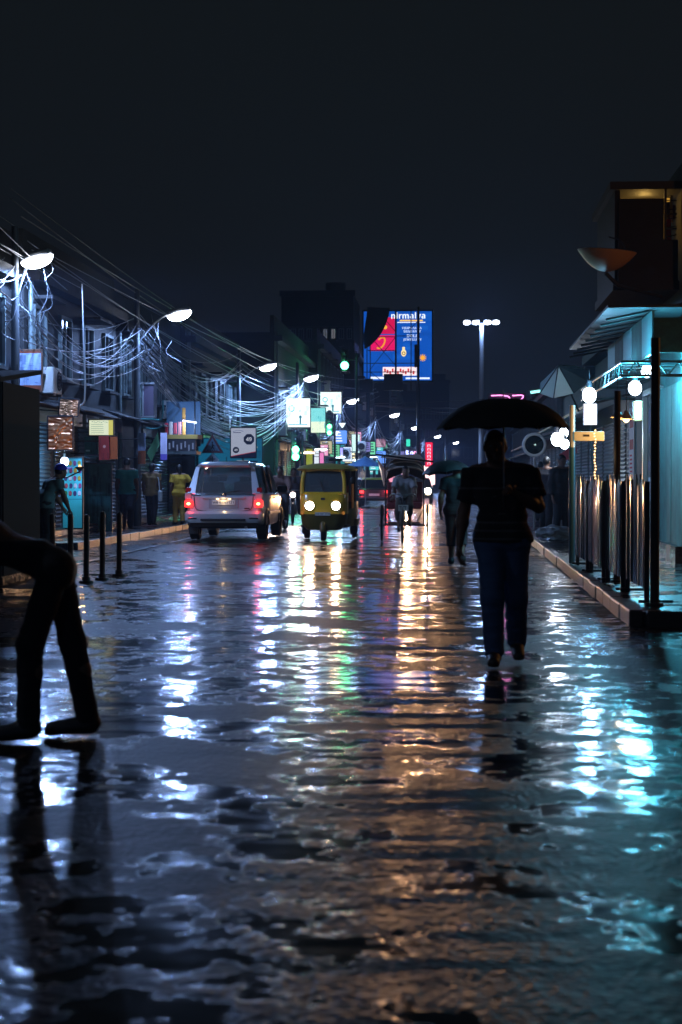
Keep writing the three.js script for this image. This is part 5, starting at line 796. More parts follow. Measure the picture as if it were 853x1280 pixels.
{ // cycle rickshaw, coming: front wheel ahead, hooded bench between two rear wheels
  const d = 38.6, s = at(506, 598, d), t = thing('cycle_rickshaw', 'hooded cycle rickshaw with a number plate on its front mudguard', 'cycle rickshaw', [s.x, 0, -d]), blk = std([0.015, 0.014, 0.014], 0.5), wood = std([0.09, 0.05, 0.03], 0.6);
  const spoked = (x, z, R) => { const w = new THREE.Group(); w.name = 'wheel'; w.position.set(x, R + 0.005, z); w.rotation.y = Math.PI / 2; t.add(w); part(w, 'tyre', torus(R - 0.02, 0.022, 40, 8), MV.tyre); const sp = []; for (let i = 0; i < 14; i++) sp.push(rod([0, 0, (i % 2 - 0.5) * 0.05], [(R - 0.03) * Math.cos(i * 0.449), (R - 0.03) * Math.sin(i * 0.449), 0], 0.004, 4)); part(w, 'spokes', merge(sp), MT.steel); part(w, 'hub', cyl(0.035, 0.035, 0.12, 0, 0, 0).rotateX(Math.PI / 2), MT.steel); return w; };
  spoked(-0.50, 0, 0.36); spoked(0.50, 0, 0.36); spoked(0.0, 1.75, 0.33);
  part(t, 'axle', rod([-0.55, 0.36, 0], [0.55, 0.36, 0], 0.022), blk); part(t, 'bench', rbox(0.78, 0.14, 0.5, 0.04, 0, 0.78, -0.1), std([0.2, 0.03, 0.03], 0.5)); part(t, 'bench_back', rbox(0.78, 0.5, 0.08, 0.03, 0, 1.05, -0.36), std([0.2, 0.03, 0.03], 0.5)); part(t, 'footboard', rbox(0.7, 0.04, 0.4, 0.01, 0, 0.42, 0.35), wood);
  for (const sx of [-1, 1]) { part(t, 'side_frame', merge([rod([sx * 0.42, 0.36, 0.2], [sx * 0.42, 1.45, -0.1], 0.014), rod([sx * 0.42, 0.36, -0.35], [sx * 0.42, 1.2, -0.4], 0.014), rod([sx * 0.42, 0.72, 0.15], [sx * 0.42, 0.72, -0.4], 0.014), rod([sx * 0.42, 0.95, 0.1], [sx * 0.42, 0.95, -0.4], 0.014), rod([sx * 0.42, 0.72, 0.15], [sx * 0.26, 0.4, 0.5], 0.014)]), blk); part(t, 'rear_mudguard', new THREE.TorusGeometry(0.41, 0.035, 5, 16, Math.PI * 0.7).rotateZ(0.4).rotateY(Math.PI / 2), blk, [sx * 0.50, 0.37, 0]); }
  // hood: bowed ribs with cloth between
  const hood = []; for (let i = 0; i <= 5; i++) { const a = -0.15 + i * 0.32, loop = []; for (let k = 0; k <= 8; k++) { const u = k / 8 * Math.PI; loop.push([-0.43 * Math.cos(u), 1.36 + Math.sin(u) ** 0.6 * 0.46 * Math.cos(a - 0.5), -0.35 + (Math.sin(u) ** 0.5) * 0.75 * Math.sin(a - 0.15)]); } for (let k = 8; k >= 0; k--) loop.push([loop[k][0] * 0.97, loop[k][1] - 0.02, loop[k][2]]); hood.push(loop); }
  part(t, 'hood', loft(hood, 0.9), std([0.06, 0.065, 0.06], 0.6)); for (let i = 1; i < 5; i += 1) part(t, 'hood_rib', tube(hood[i].slice(0, 9).map(p => V(p[0] * 1.01, p[1] + 0.01, p[2])), 0.011, 20, 5), wood);
  part(t, 'hood_trim', tube(hood[5].slice(0, 9).map(p => V(p[0] * 1.02, p[1], p[2] + 0.01)), 0.022, 24, 6), std([0.35, 0.3, 0.26], 0.6)); part(t, 'hood_trim', tube(hood[4].slice(0, 9).map(p => V(p[0] * 1.02, p[1] + 0.01, p[2])), 0.014, 24, 6), std([0.35, 0.3, 0.26], 0.6));
  part(t, 'rain_sheet', loft([[[-0.50, 1.84, 0.5], [-0.50, 1.88, -0.3], [0.3, 1.92, -0.3], [0.48, 1.74, 0.5]], [[-0.50, 1.83, 0.5], [-0.50, 1.87, -0.3], [0.3, 1.91, -0.3], [0.48, 1.73, 0.5]]], 0.3), phys([0.8, 0.66, 0.56], { roughness: 0.4, transmission: 0.5 }));
  part(t, 'side_sheet', loft([[[-0.62, 1.84, 0.3], [-0.62, 1.84, -0.2], [-0.46, 1.2, -0.1], [-0.36, 1.5, 0.2]], [[-0.61, 1.84, 0.3], [-0.61, 1.84, -0.2], [-0.45, 1.2, -0.1], [-0.35, 1.5, 0.2]]], 0.3), phys([0.8, 0.62, 0.52], { roughness: 0.4, transmission: 0.5 }));
  part(t, 'canopy_pole', merge([rod([-0.62, 1.90, 0.55], [0.64, 1.74, 0.55], 0.02), rod([0.42, 1.76, 0.55], [0.42, 1.3, 0.1], 0.012), rod([-0.42, 1.87, 0.55], [-0.42, 1.3, 0.1], 0.012)]), blk);
  part(t, 'bicycle_frame', merge([rod([0, 0.36, 0.2], [0, 0.45, 0.95], 0.02), rod([0, 0.45, 0.95], [0, 0.88, 0.8], 0.018), rod([0, 0.45, 0.95], [0, 0.85, 1.45], 0.02), rod([0, 0.82, 0.82], [0, 0.9, 1.42], 0.018), rod([-0.06, 0.33, 1.75], [-0.04, 0.9, 1.45], 0.014), rod([0.06, 0.33, 1.75], [0.04, 0.9, 1.45], 0.014), rod([0, 0.85, 1.46], [0, 1.02, 1.4], 0.016)]), blk);
  part(t, 'saddle', rbox(0.2, 0.07, 0.28, 0.03, 0, 0.93, 0.8), MT.rubber); part(t, 'handlebar', tube([[-0.28, 1.0, 1.2], [-0.22, 1.05, 1.36], [0, 1.03, 1.42], [0.22, 1.05, 1.36], [0.28, 1.0, 1.2]], 0.013, 20), MT.steel); part(t, 'front_mudguard', new THREE.TorusGeometry(0.365, 0.035, 6, 18, Math.PI * 0.75).rotateZ(0.2).rotateY(Math.PI / 2), blk, [0, 0.335, 1.75]);
  part(t, 'number_plate', rbox(0.21, 0.13, 0.012, 0.004, 0.02, 0.76, 1.72), std([0.5, 0.5, 0.46], 0.6)); part(t, 'plate_lettering', merge([box(0.05, 0.012, 0.003, -0.04, 0.79, 1.728), box(0.07, 0.012, 0.003, 0.05, 0.79, 1.728), box(0.012, 0.06, 0.003, -0.03, 0.75, 1.728), box(0.012, 0.06, 0.003, 0.01, 0.75, 1.728), box(0.012, 0.06, 0.003, 0.06, 0.75, 1.728)]), MT.black); part(t, 'pedal', merge([rod([-0.02, 0.45, 0.95], [-0.08, 0.30, 1.0], 0.01), box(0.1, 0.025, 0.07, -0.12, 0.30, 1.0), rod([0.02, 0.45, 0.95], [0.08, 0.60, 0.9], 0.01), box(0.1, 0.025, 0.07, 0.12, 0.60, 0.9)]), blk); part(t, 'chain_guard', rbox(0.015, 0.1, 0.8, 0.005, 0.05, 0.42, 0.55), blk);
}
// ---------------------------------------------------------------- people: one skin over joints, clothes over it
function nets(f, lo, hi, c, colour) {   // surface of a distance field
  const n = [0, 1, 2].map(k => Math.ceil((hi[k] - lo[k]) / c) + 1), [nx, ny, nz] = n, val = new Float32Array(nx * ny * nz), id = (i, j, k) => (k * ny + j) * nx + i;
  const S = 6, reach = S * c * 0.9 + 0.02;   // blocks far from the surface take one value
  for (let K = 0; K < nz; K += S) for (let Jj = 0; Jj < ny; Jj += S) for (let I = 0; I < nx; I += S) {
    const h = (S - 1) * c / 2, m = f(lo[0] + I * c + h, lo[1] + Jj * c + h, lo[2] + K * c + h), far = Math.abs(m) > reach;
    for (let k = K; k < Math.min(nz, K + S); k++) for (let j = Jj; j < Math.min(ny, Jj + S); j++) for (let i = I; i < Math.min(nx, I + S); i++) val[id(i, j, k)] = far ? m : f(lo[0] + i * c, lo[1] + j * c, lo[2] + k * c);
  }
  const vi = new Int32Array(nx * ny * nz).fill(-1), pos = [], idx = [];
  const E = [[0, 1], [2, 3], [4, 5], [6, 7], [0, 2], [1, 3], [4, 6], [5, 7], [0, 4], [1, 5], [2, 6], [3, 7]];
  for (let k = 0; k < nz - 1; k++) for (let j = 0; j < ny - 1; j++) for (let i = 0; i < nx - 1; i++) {
    const v = []; let m = 0; for (let q = 0; q < 8; q++) { v[q] = val[id(i + (q & 1), j + (q >> 1 & 1), k + (q >> 2))]; if (v[q] < 0) m++; }
    if (!m || m === 8) continue;
    let x = 0, y = 0, z = 0, w = 0;
    for (const [a, b] of E) if ((v[a] < 0) !== (v[b] < 0)) { const t = v[a] / (v[a] - v[b]); x += (a & 1) + t * ((b & 1) - (a & 1)); y += (a >> 1 & 1) + t * ((b >> 1 & 1) - (a >> 1 & 1)); z += (a >> 2) + t * ((b >> 2) - (a >> 2)); w++; }
    vi[id(i, j, k)] = pos.length / 3; pos.push(lo[0] + (i + x / w) * c, lo[1] + (j + y / w) * c, lo[2] + (k + z / w) * c);
  }
  const quad = (a, b, cc, d, flip) => { if (a < 0 || b < 0 || cc < 0 || d < 0) return; flip ? idx.push(a, d, cc, a, cc, b) : idx.push(a, b, cc, a, cc, d); };
  for (let k = 1; k < nz - 1; k++) for (let j = 1; j < ny - 1; j++) for (let i = 1; i < nx - 1; i++) {
    const v = val[id(i, j, k)] < 0;
    if (v !== val[id(i + 1, j, k)] < 0) quad(vi[id(i, j - 1, k - 1)], vi[id(i, j, k - 1)], vi[id(i, j, k)], vi[id(i, j - 1, k)], !v);
    if (v !== val[id(i, j + 1, k)] < 0) quad(vi[id(i - 1, j, k - 1)], vi[id(i - 1, j, k)], vi[id(i, j, k)], vi[id(i, j, k - 1)], !v);
    if (v !== val[id(i, j, k + 1)] < 0) quad(vi[id(i - 1, j - 1, k)], vi[id(i, j - 1, k)], vi[id(i, j, k)], vi[id(i - 1, j, k)], !v);
  }
  const nor = [], e = c * 0.5, col = [];
  for (let i = 0; i < pos.length; i += 3) { const x = pos[i], y = pos[i + 1], z = pos[i + 2], g = V(f(x + e, y, z) - f(x - e, y, z), f(x, y + e, z) - f(x, y - e, z), f(x, y, z + e) - f(x, y, z - e)).normalize(); nor.push(g.x, g.y, g.z); if (colour) col.push(...colour(x, y, z)); }
  const g = new THREE.BufferGeometry(); g.setAttribute('position', new THREE.Float32BufferAttribute(pos, 3)); g.setAttribute('normal', new THREE.Float32BufferAttribute(nor, 3)); g.setAttribute('uv', new THREE.Float32BufferAttribute(new Float32Array(pos.length / 3 * 2), 2)); if (colour) g.setAttribute('color', new THREE.Float32BufferAttribute(col, 3)); g.setIndex(idx); return g;
}
const smin = (a, b, k) => { const h = Math.max(k - Math.abs(a - b), 0) / k; return Math.min(a, b) - h * h * k * 0.25; };
function capsule(a, b, ra, rb) { const dx = b[0] - a[0], dy = b[1] - a[1], dz = b[2] - a[2], l = dx * dx + dy * dy + dz * dz || 1e-9; return (x, y, z, g = 0) => { const px = x - a[0], py = y - a[1], pz = z - a[2], t = clamp((px * dx + py * dy + pz * dz) / l); const qx = px - dx * t, qy = py - dy * t, qz = pz - dz * t; return Math.sqrt(qx * qx + qy * qy + qz * qz) - (ra + (rb - ra) * t) - g; }; }
function ball(c, r) { const m = Math.min(...r); return (x, y, z, g = 0) => { const a = (x - c[0]) / (r[0] + g), b = (y - c[1]) / (r[1] + g), d = (z - c[2]) / (r[2] + g); return (Math.sqrt(a * a + b * b + d * d) - 1) * (m + g); }; }
const union = (list, k) => (x, y, z, g = 0) => { let d = 9; for (const f of list) d = smin(d, f(x, y, z, g), k); return d; };
const lerp3 = (a, b, t) => [0, 1, 2].map(i => a[i] + (b[i] - a[i]) * t);
function handField(w, e, palm, thumb, curl) {   // wrist, elbow (for the direction), where the palm faces, which way the thumb lies
  const u = V(...w).sub(V(...e)).normalize(), n = V(...palm).addScaledVector(u, -V(...palm).dot(u)).normalize(), s = V().crossVectors(u, n).multiplyScalar(thumb), W = V(...w), P = (a, b, c) => W.clone().addScaledVector(u, a).addScaledVector(s, b).addScaledVector(n, c).toArray();
  const list = [capsule(P(0.0, 0, 0), P(0.085, 0.024, 0), 0.020, 0.014), capsule(P(0.0, 0, 0), P(0.083, 0.0, 0), 0.021, 0.014), capsule(P(0.0, 0, 0), P(0.076, -0.026, 0), 0.020, 0.013)];
  const F = [[0.030, 0.044, 0.026, 0.022, 0.0088], [0.010, 0.048, 0.030, 0.024, 0.0090], [-0.011, 0.045, 0.028, 0.023, 0.0086], [-0.030, 0.034, 0.021, 0.019, 0.0078]], fs = [];
  for (const [o, l1, l2, l3, r] of F) { let p = [0.084 - Math.abs(o) * 0.15, o, 0], a = curl * 0.55; for (const l of [l1, l2, l3]) { const q = [p[0] + l * Math.cos(a), p[1], p[2] + l * Math.sin(a)]; fs.push(capsule(P(...p), P(...q), r, r * 0.9)); p = q; a += curl; } }
  let p = [0.022, 0.024, 0.004]; for (const [dx, dy, dz, r] of [[0.028, 0.030, 0.010, 0.0115], [0.028, 0.010, 0.012 + 0.012 * curl, 0.010], [0.022, -0.002, 0.010 + 0.012 * curl, 0.0088]]) { const q = [p[0] + dx, p[1] + dy, p[2] + dz]; fs.push(capsule(P(...p), P(...q), r, r * 0.92)); p = q; }
  const palmF = union(list, 0.012); return (x, y, z) => { let d = palmF(x, y, z); let f = 9; for (const q of fs) f = Math.min(f, q(x, y, z)); return smin(d, f, 0.008); };
}
const SKIN = std([0.16, 0.085, 0.055], 0.55), HAIR = std([0.008, 0.007, 0.007], 0.55);
// pose: joints in metres, facing +z; -x is the person's right
function person(label, pos, turn, o = {}) {
  const J = Object.assign({ hipL: [0.09, 0.92, 0], hipR: [-0.09, 0.92, 0], kneeL: [0.10, 0.50, 0.02], kneeR: [-0.10, 0.50, 0.02], ankL: [0.10, 0.085, -0.02], ankR: [-0.10, 0.085, -0.02], waist: [0, 1.08, 0], chest: [0, 1.30, 0], neck: [0, 1.47, -0.01], head: [0, 1.625, 0.02], shL: [0.185, 1.42, -0.01], shR: [-0.185, 1.42, -0.01], elL: [0.24, 1.13, -0.03], elR: [-0.24, 1.13, -0.03], wrL: [0.25, 0.88, 0.05], wrR: [-0.25, 0.88, 0.05], toeL: [0.12, 0.03, 0.18], toeR: [-0.12, 0.03, 0.18] }, o.joints);
  const t = thing('person', label, 'person', pos, turn, o.group); if (o.scale) t.scale.setScalar(o.scale);
  const c = o.cell ?? 0.024, fat = o.fat ?? 1;
  const side = s => ({ hip: J['hip' + s], knee: J['knee' + s], ank: J['ank' + s], sh: J['sh' + s], el: J['el' + s], wr: J['wr' + s], toe: J['toe' + s] }), Ls = side('L'), Rs = side('R');
  const mv = (p, dx, dy = 0, dz = 0) => [p[0] + dx, p[1] + dy, p[2] + dz];
  const torso = [capsule(J.hipL, J.hipR, 0.118 * fat, 0.118 * fat), capsule(mv(lerp3(J.hipL, J.hipR, 0.25), 0), mv(J.waist, 0.05), 0.11 * fat, 0.105 * fat), capsule(lerp3(J.hipL, J.hipR, 0.75), mv(J.waist, -0.05), 0.11 * fat, 0.105 * fat), capsule(mv(J.waist, 0.05), mv(J.chest, 0.085), 0.105 * fat, 0.115 * fat), capsule(mv(J.waist, -0.05), mv(J.chest, -0.085), 0.105 * fat, 0.115 * fat), capsule(mv(J.chest, 0.07, 0.02), lerp3(J.shL, J.neck, 0.25), 0.105, 0.06), capsule(mv(J.chest, -0.07, 0.02), lerp3(J.shR, J.neck, 0.25), 0.105, 0.06), capsule(J.shL, J.shR, 0.058, 0.058), capsule(lerp3(J.shL, J.neck, 0.3), J.neck, 0.05, 0.058), capsule(lerp3(J.shR, J.neck, 0.3), J.neck, 0.05, 0.058)];
  const arms = [Ls, Rs].flatMap(q => [capsule(q.sh, q.el, 0.055 * fat, 0.043), capsule(q.el, lerp3(q.el, q.wr, 0.35), 0.043, 0.044), capsule(lerp3(q.el, q.wr, 0.3), q.wr, 0.044, 0.027)]);
  const legs = [Ls, Rs].flatMap(q => [capsule(q.hip, q.knee, 0.092 * fat, 0.058), capsule(q.knee, mv(lerp3(q.knee, q.ank, 0.35), 0, 0, -0.012), 0.056, 0.058), capsule(mv(lerp3(q.knee, q.ank, 0.35), 0, 0, -0.012), q.ank, 0.056, 0.038), capsule(q.ank, q.toe, 0.04, 0.03)]);
  const H = J.head, k = 0.03, headF = union([ball(H, [0.077, 0.108, 0.095]), ball(mv(H, 0, -0.055, 0.02), [0.06, 0.066, 0.07]), capsule(mv(H, 0, -0.06, -0.02), J.neck, 0.056, 0.058)], 0.03);
  const fNose = capsule(mv(H, 0, 0.008, 0.093), mv(H, 0, -0.032, 0.112), 0.008, 0.014), fBrow = capsule(mv(H, -0.035, 0.022, 0.083), mv(H, 0.035, 0.022, 0.083), 0.009, 0.009), fLip = capsule(mv(H, -0.02, -0.062, 0.084), mv(H, 0.02, -0.062, 0.084), 0.007, 0.007), fChin = ball(mv(H, 0, -0.095, 0.07), [0.024, 0.018, 0.018]);
  const fEye = [-1, 1].map(s => ball(mv(H, s * 0.031, 0.004, 0.098), [0.016, 0.010, 0.012])), fEar = [-1, 1].map(s => ball(mv(H, s * 0.079, -0.008, -0.005), [0.012, 0.032, 0.02]));
  const faceF = (x, y, z) => { let d = headF(x, y, z); if (d > 0.06 || d < -0.05) return d; d = smin(d, fNose(x, y, z), 0.012); d = smin(d, fBrow(x, y, z), 0.012); for (const q of fEye) d = Math.max(d, -q(x, y, z)); for (const q of fEar) d = smin(d, q(x, y, z), 0.006); d = smin(d, fLip(x, y, z), 0.006); return smin(d, fChin(x, y, z), 0.02); };
  const bodyF = union([...torso, ...arms, ...legs, headF], k);
  const b = J, all = Object.values(J), lo = [0, 1, 2].map(i => Math.min(...all.map(p => p[i])) - 0.2), hi = [0, 1, 2].map(i => Math.max(...all.map(p => p[i])) + 0.2);
  lo[1] = Math.min(...[J.toeL, J.toeR, J.ankL, J.ankR].map(p => p[1])) - 0.06; hi[1] = H[1] + 0.16;
  const hands = o.hands ?? {}, gs = [nets((x, y, z) => bodyF(x, y, z), lo, hi, c)];
  const hb = (w, r) => [w.map(v => v - r), w.map(v => v + r)];
  for (const [q, s] of [[Ls, 1], [Rs, -1]]) { const h = hands[s > 0 ? 'L' : 'R'] ?? {}; const f = handField(q.wr, h.from ?? q.el, h.palm ?? [-s, 0, 0], h.thumb ?? s, h.curl ?? 0.35); const hd = V(...q.wr).sub(V(...(h.from ?? q.el))).normalize().multiplyScalar(0.09).toArray(); gs.push(nets(f, ...hb(q.wr.map((v, i) => v + hd[i]), 0.125), o.fine ?? 0.010)); }
  gs.push(nets(faceF, mv(H, -0.12, -0.14, -0.14), mv(H, 0.12, 0.14, 0.15), o.fine ?? 0.010));
  const skin = mergeGeometries(gs); part(t, 'body', skin, o.skin ?? SKIN);
  for (const s of [-1, 1]) part(t, 'eye', new THREE.SphereGeometry(0.0115, 10, 8), std([0.25, 0.25, 0.24], 0.2), mv(H, s * 0.031, 0.004, 0.082));
  const fCap = ball(mv(H, 0, 0.014, -0.006), [0.086, 0.112, 0.104]), fTail = capsule(mv(H, 0, 0.02, -0.05), mv(H, 0, -0.2, -0.07), 0.07, 0.045);
  const hairF = (x, y, z) => { let d = fCap(x, y, z); if (o.longHair) d = smin(d, fTail(x, y, z), 0.04); if (d > 0.05) return d; const cut = (y - H[1]) * -0.75 + (z - H[2]) * 0.8 - 0.022; return Math.max(d, cut * 0.9) + 0.003 * P3.noise(x * 90, y * 40, z * 90); };
  part(t, 'hair', nets(hairF, mv(H, -0.14, -0.34, -0.2), mv(H, 0.14, 0.16, 0.14), Math.max(0.008, (o.fine ?? 0.010) * 1.3)), HAIR);
  // shirt: over the torso and the upper arms
  const sl = o.sleeve ?? 0.55, ea = q => lerp3(q.sh, q.el, Math.min(1, sl)), fold = o.fold ?? 0.008;
  const sh = union([...torso.slice(0, 8), ...[Ls, Rs].map(q => capsule(q.sh, ea(q), 0.064 * fat, 0.062)), ...(sl > 1 ? [Ls, Rs].map(q => capsule(q.el, lerp3(q.el, q.wr, sl - 1), 0.058, 0.045)) : [])], 0.045), hem = o.hem ?? 0.86, slc = [Ls, Rs].map(q => { const d = V(...q.el).sub(V(...q.sh)).normalize(), e = ea(q); return [e, d, q.sh]; });
  const shirtF = (x, y, z) => { let d = sh(x, y, z, 0.017); if (d > 0.12 || d < -0.09) return d; d += fold * P3.noise(x * 9, y * 7, z * 9) + fold * 0.6 * P3.noise(x * 5, y * 23, z * 5); d = Math.max(d, hem + 0.012 * P3.noise(x * 8, 1, z * 8) - y, y - J.neck[1] + 0.012); if (sl <= 1) for (const [e, dd] of slc) { const q = (x - e[0]) * dd.x + (y - e[1]) * dd.y + (z - e[2]) * dd.z, rad = Math.hypot(x - e[0], y - e[1], z - e[2]); if (rad < 0.14 && Math.abs(x) > 0.17) d = Math.max(d, q); } return d; };
  const sm = o.shirt.isMaterial ? o.shirt : std(o.shirt, 0.85); part(t, 'shirt', nets(shirtF, [lo[0], hem - 0.06, lo[2]], [hi[0], J.neck[1] + 0.05, hi[2]], c * 0.8, o.stripe), sm);
  // trousers
  const cuff = o.cuff ?? 0.07, tr = union([torso[0], ...[Ls, Rs].flatMap(q => [capsule(q.hip, q.knee, 0.098 * fat, 0.072 * (o.slim ?? 1)), capsule(q.knee, lerp3(q.knee, q.ank, 1.0), 0.072 * (o.slim ?? 1), 0.062 * (o.slim ?? 1))])], 0.035), wst = o.waistY ?? J.hipL[1] + 0.12;
  const cut = q => { const e = lerp3(q.knee, q.ank, clamp((q.knee[1] - cuff) / (q.knee[1] - q.ank[1] + 1e-6) * 1, 0, 1.0)); return e; };
  const legEnd = o.legEnd ?? 1.0;
  for (const q of [Ls, Rs]) { q.dd = V(q.ank[0] - q.knee[0], q.ank[1] - q.knee[1], q.ank[2] - q.knee[2]).normalize(); q.le = lerp3(q.knee, q.ank, legEnd); }
  const trF = (x, y, z) => { let d = tr(x, y, z, 0.012); if (d > 0.12 || d < -0.09) return d; d += 0.006 * P3.noise(x * 10, y * 14, z * 10) + 0.004 * P3.noise(x * 6, y * 40, z * 6); d = Math.max(d, y - wst); if (legEnd >= 1) { for (const q of [Ls, Rs]) { const dd = q.dd; const near = Math.hypot(x - q.ank[0], y - q.ank[1], z - q.ank[2]); if (near < 0.14) d = Math.max(d, (x - q.ank[0]) * dd.x + (y - q.ank[1]) * dd.y + (z - q.ank[2]) * dd.z - 0.02); } } else for (const q of [Ls, Rs]) { const e = q.le, dd = q.dd, tt = (x - e[0]) * dd.x + (y - e[1]) * dd.y + (z - e[2]) * dd.z; if (Math.hypot(x - e[0], z - e[2]) < 0.13 && y < q.hip[1] - 0.15) d = Math.max(d, tt); } return d; };
  part(t, o.skirt ? 'skirt' : 'trousers', nets(trF, [lo[0], Math.min(J.ankL[1], J.ankR[1]) - 0.08, lo[2]], [hi[0], wst + 0.05, hi[2]], c * 0.8), o.pants.isMaterial ? o.pants : std(o.pants, 0.85));
  for (const q of [Ls, Rs]) { const f = union([capsule(mv(q.ank, 0, -0.02, -0.02), q.toe, 0.046, 0.04), capsule(q.ank, mv(q.ank, 0, -0.03, 0.0), 0.048, 0.048)], 0.02); const sole = Math.min(q.ank[1] - 0.085, q.toe[1] - 0.03); const dir = [q.toe[0] - q.ank[0], q.toe[1] - q.ank[1] + 0.055, q.toe[2] - q.ank[2]], L = Math.hypot(...dir); part(t, 'shoe', nets((x, y, z) => Math.max(f(x, y, z, 0.006), -((y - (q.ank[1] - 0.08)) - ((x - q.ank[0]) * dir[0] + (z - q.ank[2]) * dir[2]) / (L * L) * dir[1])), mv(lerp3(q.ank, q.toe, 0.5), -0.16, -0.16, -0.2), mv(lerp3(q.ank, q.toe, 0.5), 0.16, 0.16, 0.2), 0.012), o.shoes ?? MT.black); }
  return t;
}
function umbrella(label, pos, R, drop, tilt, len, n = 8) {
  const t = thing('umbrella', label, 'umbrella', pos); t.rotation.set(...tilt);
  const cloth = std([0.010, 0.011, 0.012], 0.6), A = 24, B = 7;
  const P = (a, b, off) => { const k = b / B, seg = (a / A * n) % 1, sc = 1 - 0.07 * k * k * Math.sin(seg * Math.PI), th = k * 1.12, rad = R * Math.sin(th) / Math.sin(1.12) * sc; return [rad * Math.cos(a / A * Math.PI * 2), -drop * (1 - Math.cos(th)) / (1 - Math.cos(1.12)) + off + 0.02 * k * Math.sin(seg * Math.PI), rad * Math.sin(a / A * Math.PI * 2)]; };
  for (let s = 0; s < n; s++) { const w = A / n, pos2 = [], idx = []; for (const off of [0, -0.004]) for (let b = 0; b <= B; b++) for (let a = 0; a <= w * 2; a++) pos2.push(...P((s * w) + a / 2, Math.max(b, 0.02), off)); const row = w * 2 + 1, half = (B + 1) * row; for (let b = 0; b < B; b++) for (let a = 0; a < row - 1; a++) { const i = b * row + a; idx.push(i, i + 1, i + row, i + 1, i + row + 1, i + row, half + i, half + i + row, half + i + 1, half + i + 1, half + i + row, half + i + row + 1); } const g = new THREE.BufferGeometry(); g.setAttribute('position', new THREE.Float32BufferAttribute(pos2, 3)); g.setIndex(idx); g.computeVertexNormals(); part(t, 'panel', g, cloth); part(t, 'rib', tube([0, 2, 4, 5.5, 7].map(b => P(s * w, Math.max(b, 0.02), -0.010)), 0.0035, 12, 5), MT.steel); }
  part(t, 'shaft', rod([0, 0.05, 0], [0, -len, 0], 0.006), MT.steel); part(t, 'ferrule', rod([0, 0, 0], [0, 0.06, 0], 0.006, 8, 0.003), MT.steel); part(t, 'handle', tube([[0, -len + 0.06, 0], [0, -len - 0.04, 0], [0.01, -len - 0.09, 0], [0.05, -len - 0.11, 0], [0.085, -len - 0.08, 0]], 0.012, 20, 8), MT.black);
  return t;
}
// the walker with the large umbrella, coming toward us
{
  const d = 13.1, x = at(628, 598, d).x;
  const stripeM = new THREE.MeshStandardMaterial({ color: 0xffffff, roughness: 0.9, vertexColors: true });
  person('man in a dark striped shirt and blue jeans walking under the large umbrella', [x, 0, -d], 0.0, {
    cell: 0.015, fine: 0.0042, sleeve: 0.72, hem: 0.905, fat: 1.04, fold: 0.010, shirt: stripeM, pants: std([0.05, 0.11, 0.23], 0.9), shoes: std([0.02, 0.019, 0.018], 0.5),
    stripe: (px, py) => { const q = ((py - 0.93) / 0.062) % 1; return py < 1.33 && q > 0 && q < 0.11 ? [0.10, 0.10, 0.105] : [0.014, 0.015, 0.017]; },
    joints: { hipL: [0.09, 0.93, 0.0], hipR: [-0.085, 0.93, 0.0], kneeR: [-0.075, 0.50, 0.14], ankR: [-0.06, 0.095, 0.12], toeR: [-0.07, 0.04, 0.32], kneeL: [0.105, 0.51, -0.02], ankL: [0.12, 0.15, -0.30], toeL: [0.13, 0.045, -0.13], head: [-0.055, 1.615, 0.045], neck: [-0.03, 1.475, 0.0], shR: [-0.215, 1.41, 0], shL: [0.195, 1.42, 0], elR: [-0.285, 1.13, -0.05], wrR: [-0.315, 0.885, 0.05], elL: [0.265, 1.17, 0.06], wrL: [0.075, 1.275, 0.25] },
    hands: { R: { palm: [1, 0, 0.2], thumb: 1, curl: 0.55 }, L: { palm: [-0.25, -0.1, 0.95], thumb: 1, curl: 1.25 } },
  });
  umbrella('large black umbrella held over the man in the striped shirt', [x + 0.0, 1.965, -d + 0.23], 0.50, 0.225, [0.02, 0.2, 0.01], 0.72);
}
{ // the walker ahead, half hidden behind the man
  const d = 28, x = at(571, 598, d).x;
  person('person in dark clothes with rolled-up trousers walking away under the smaller umbrella', [x, 0, -d], Math.PI, { cell: 0.018, fine: 0.006, sleeve: 0.6, hem: 0.84, shirt: std([0.02, 0.02, 0.024], 0.85), pants: std([0.02, 0.018, 0.02], 0.85), legEnd: 0.45, scale: 0.95, joints: { kneeL: [0.09, 0.5, 0.10], ankL: [0.09, 0.09, 0.10], toeL: [0.1, 0.03, 0.3], kneeR: [-0.09, 0.5, -0.02], ankR: [-0.09, 0.12, -0.2], toeR: [-0.1, 0.04, -0.02], elR: [-0.2, 1.15, 0.12], wrR: [-0.08, 1.3, 0.25], elL: [0.26, 1.15, -0.04], wrL: [0.27, 0.92, 0.04] }, hands: { R: { palm: [0, 0, 1], curl: 1.2, thumb: -1 } } });
  umbrella('smaller dark umbrella held over the walker half hidden by the man', [at(557, 598, d).x, 1.665, -d - 0.1], 0.40, 0.2, [-0.05, 0, 0.10], 0.5);
}
const sit = { hipL: [0.09, 0.92, 0], hipR: [-0.09, 0.92, 0] };
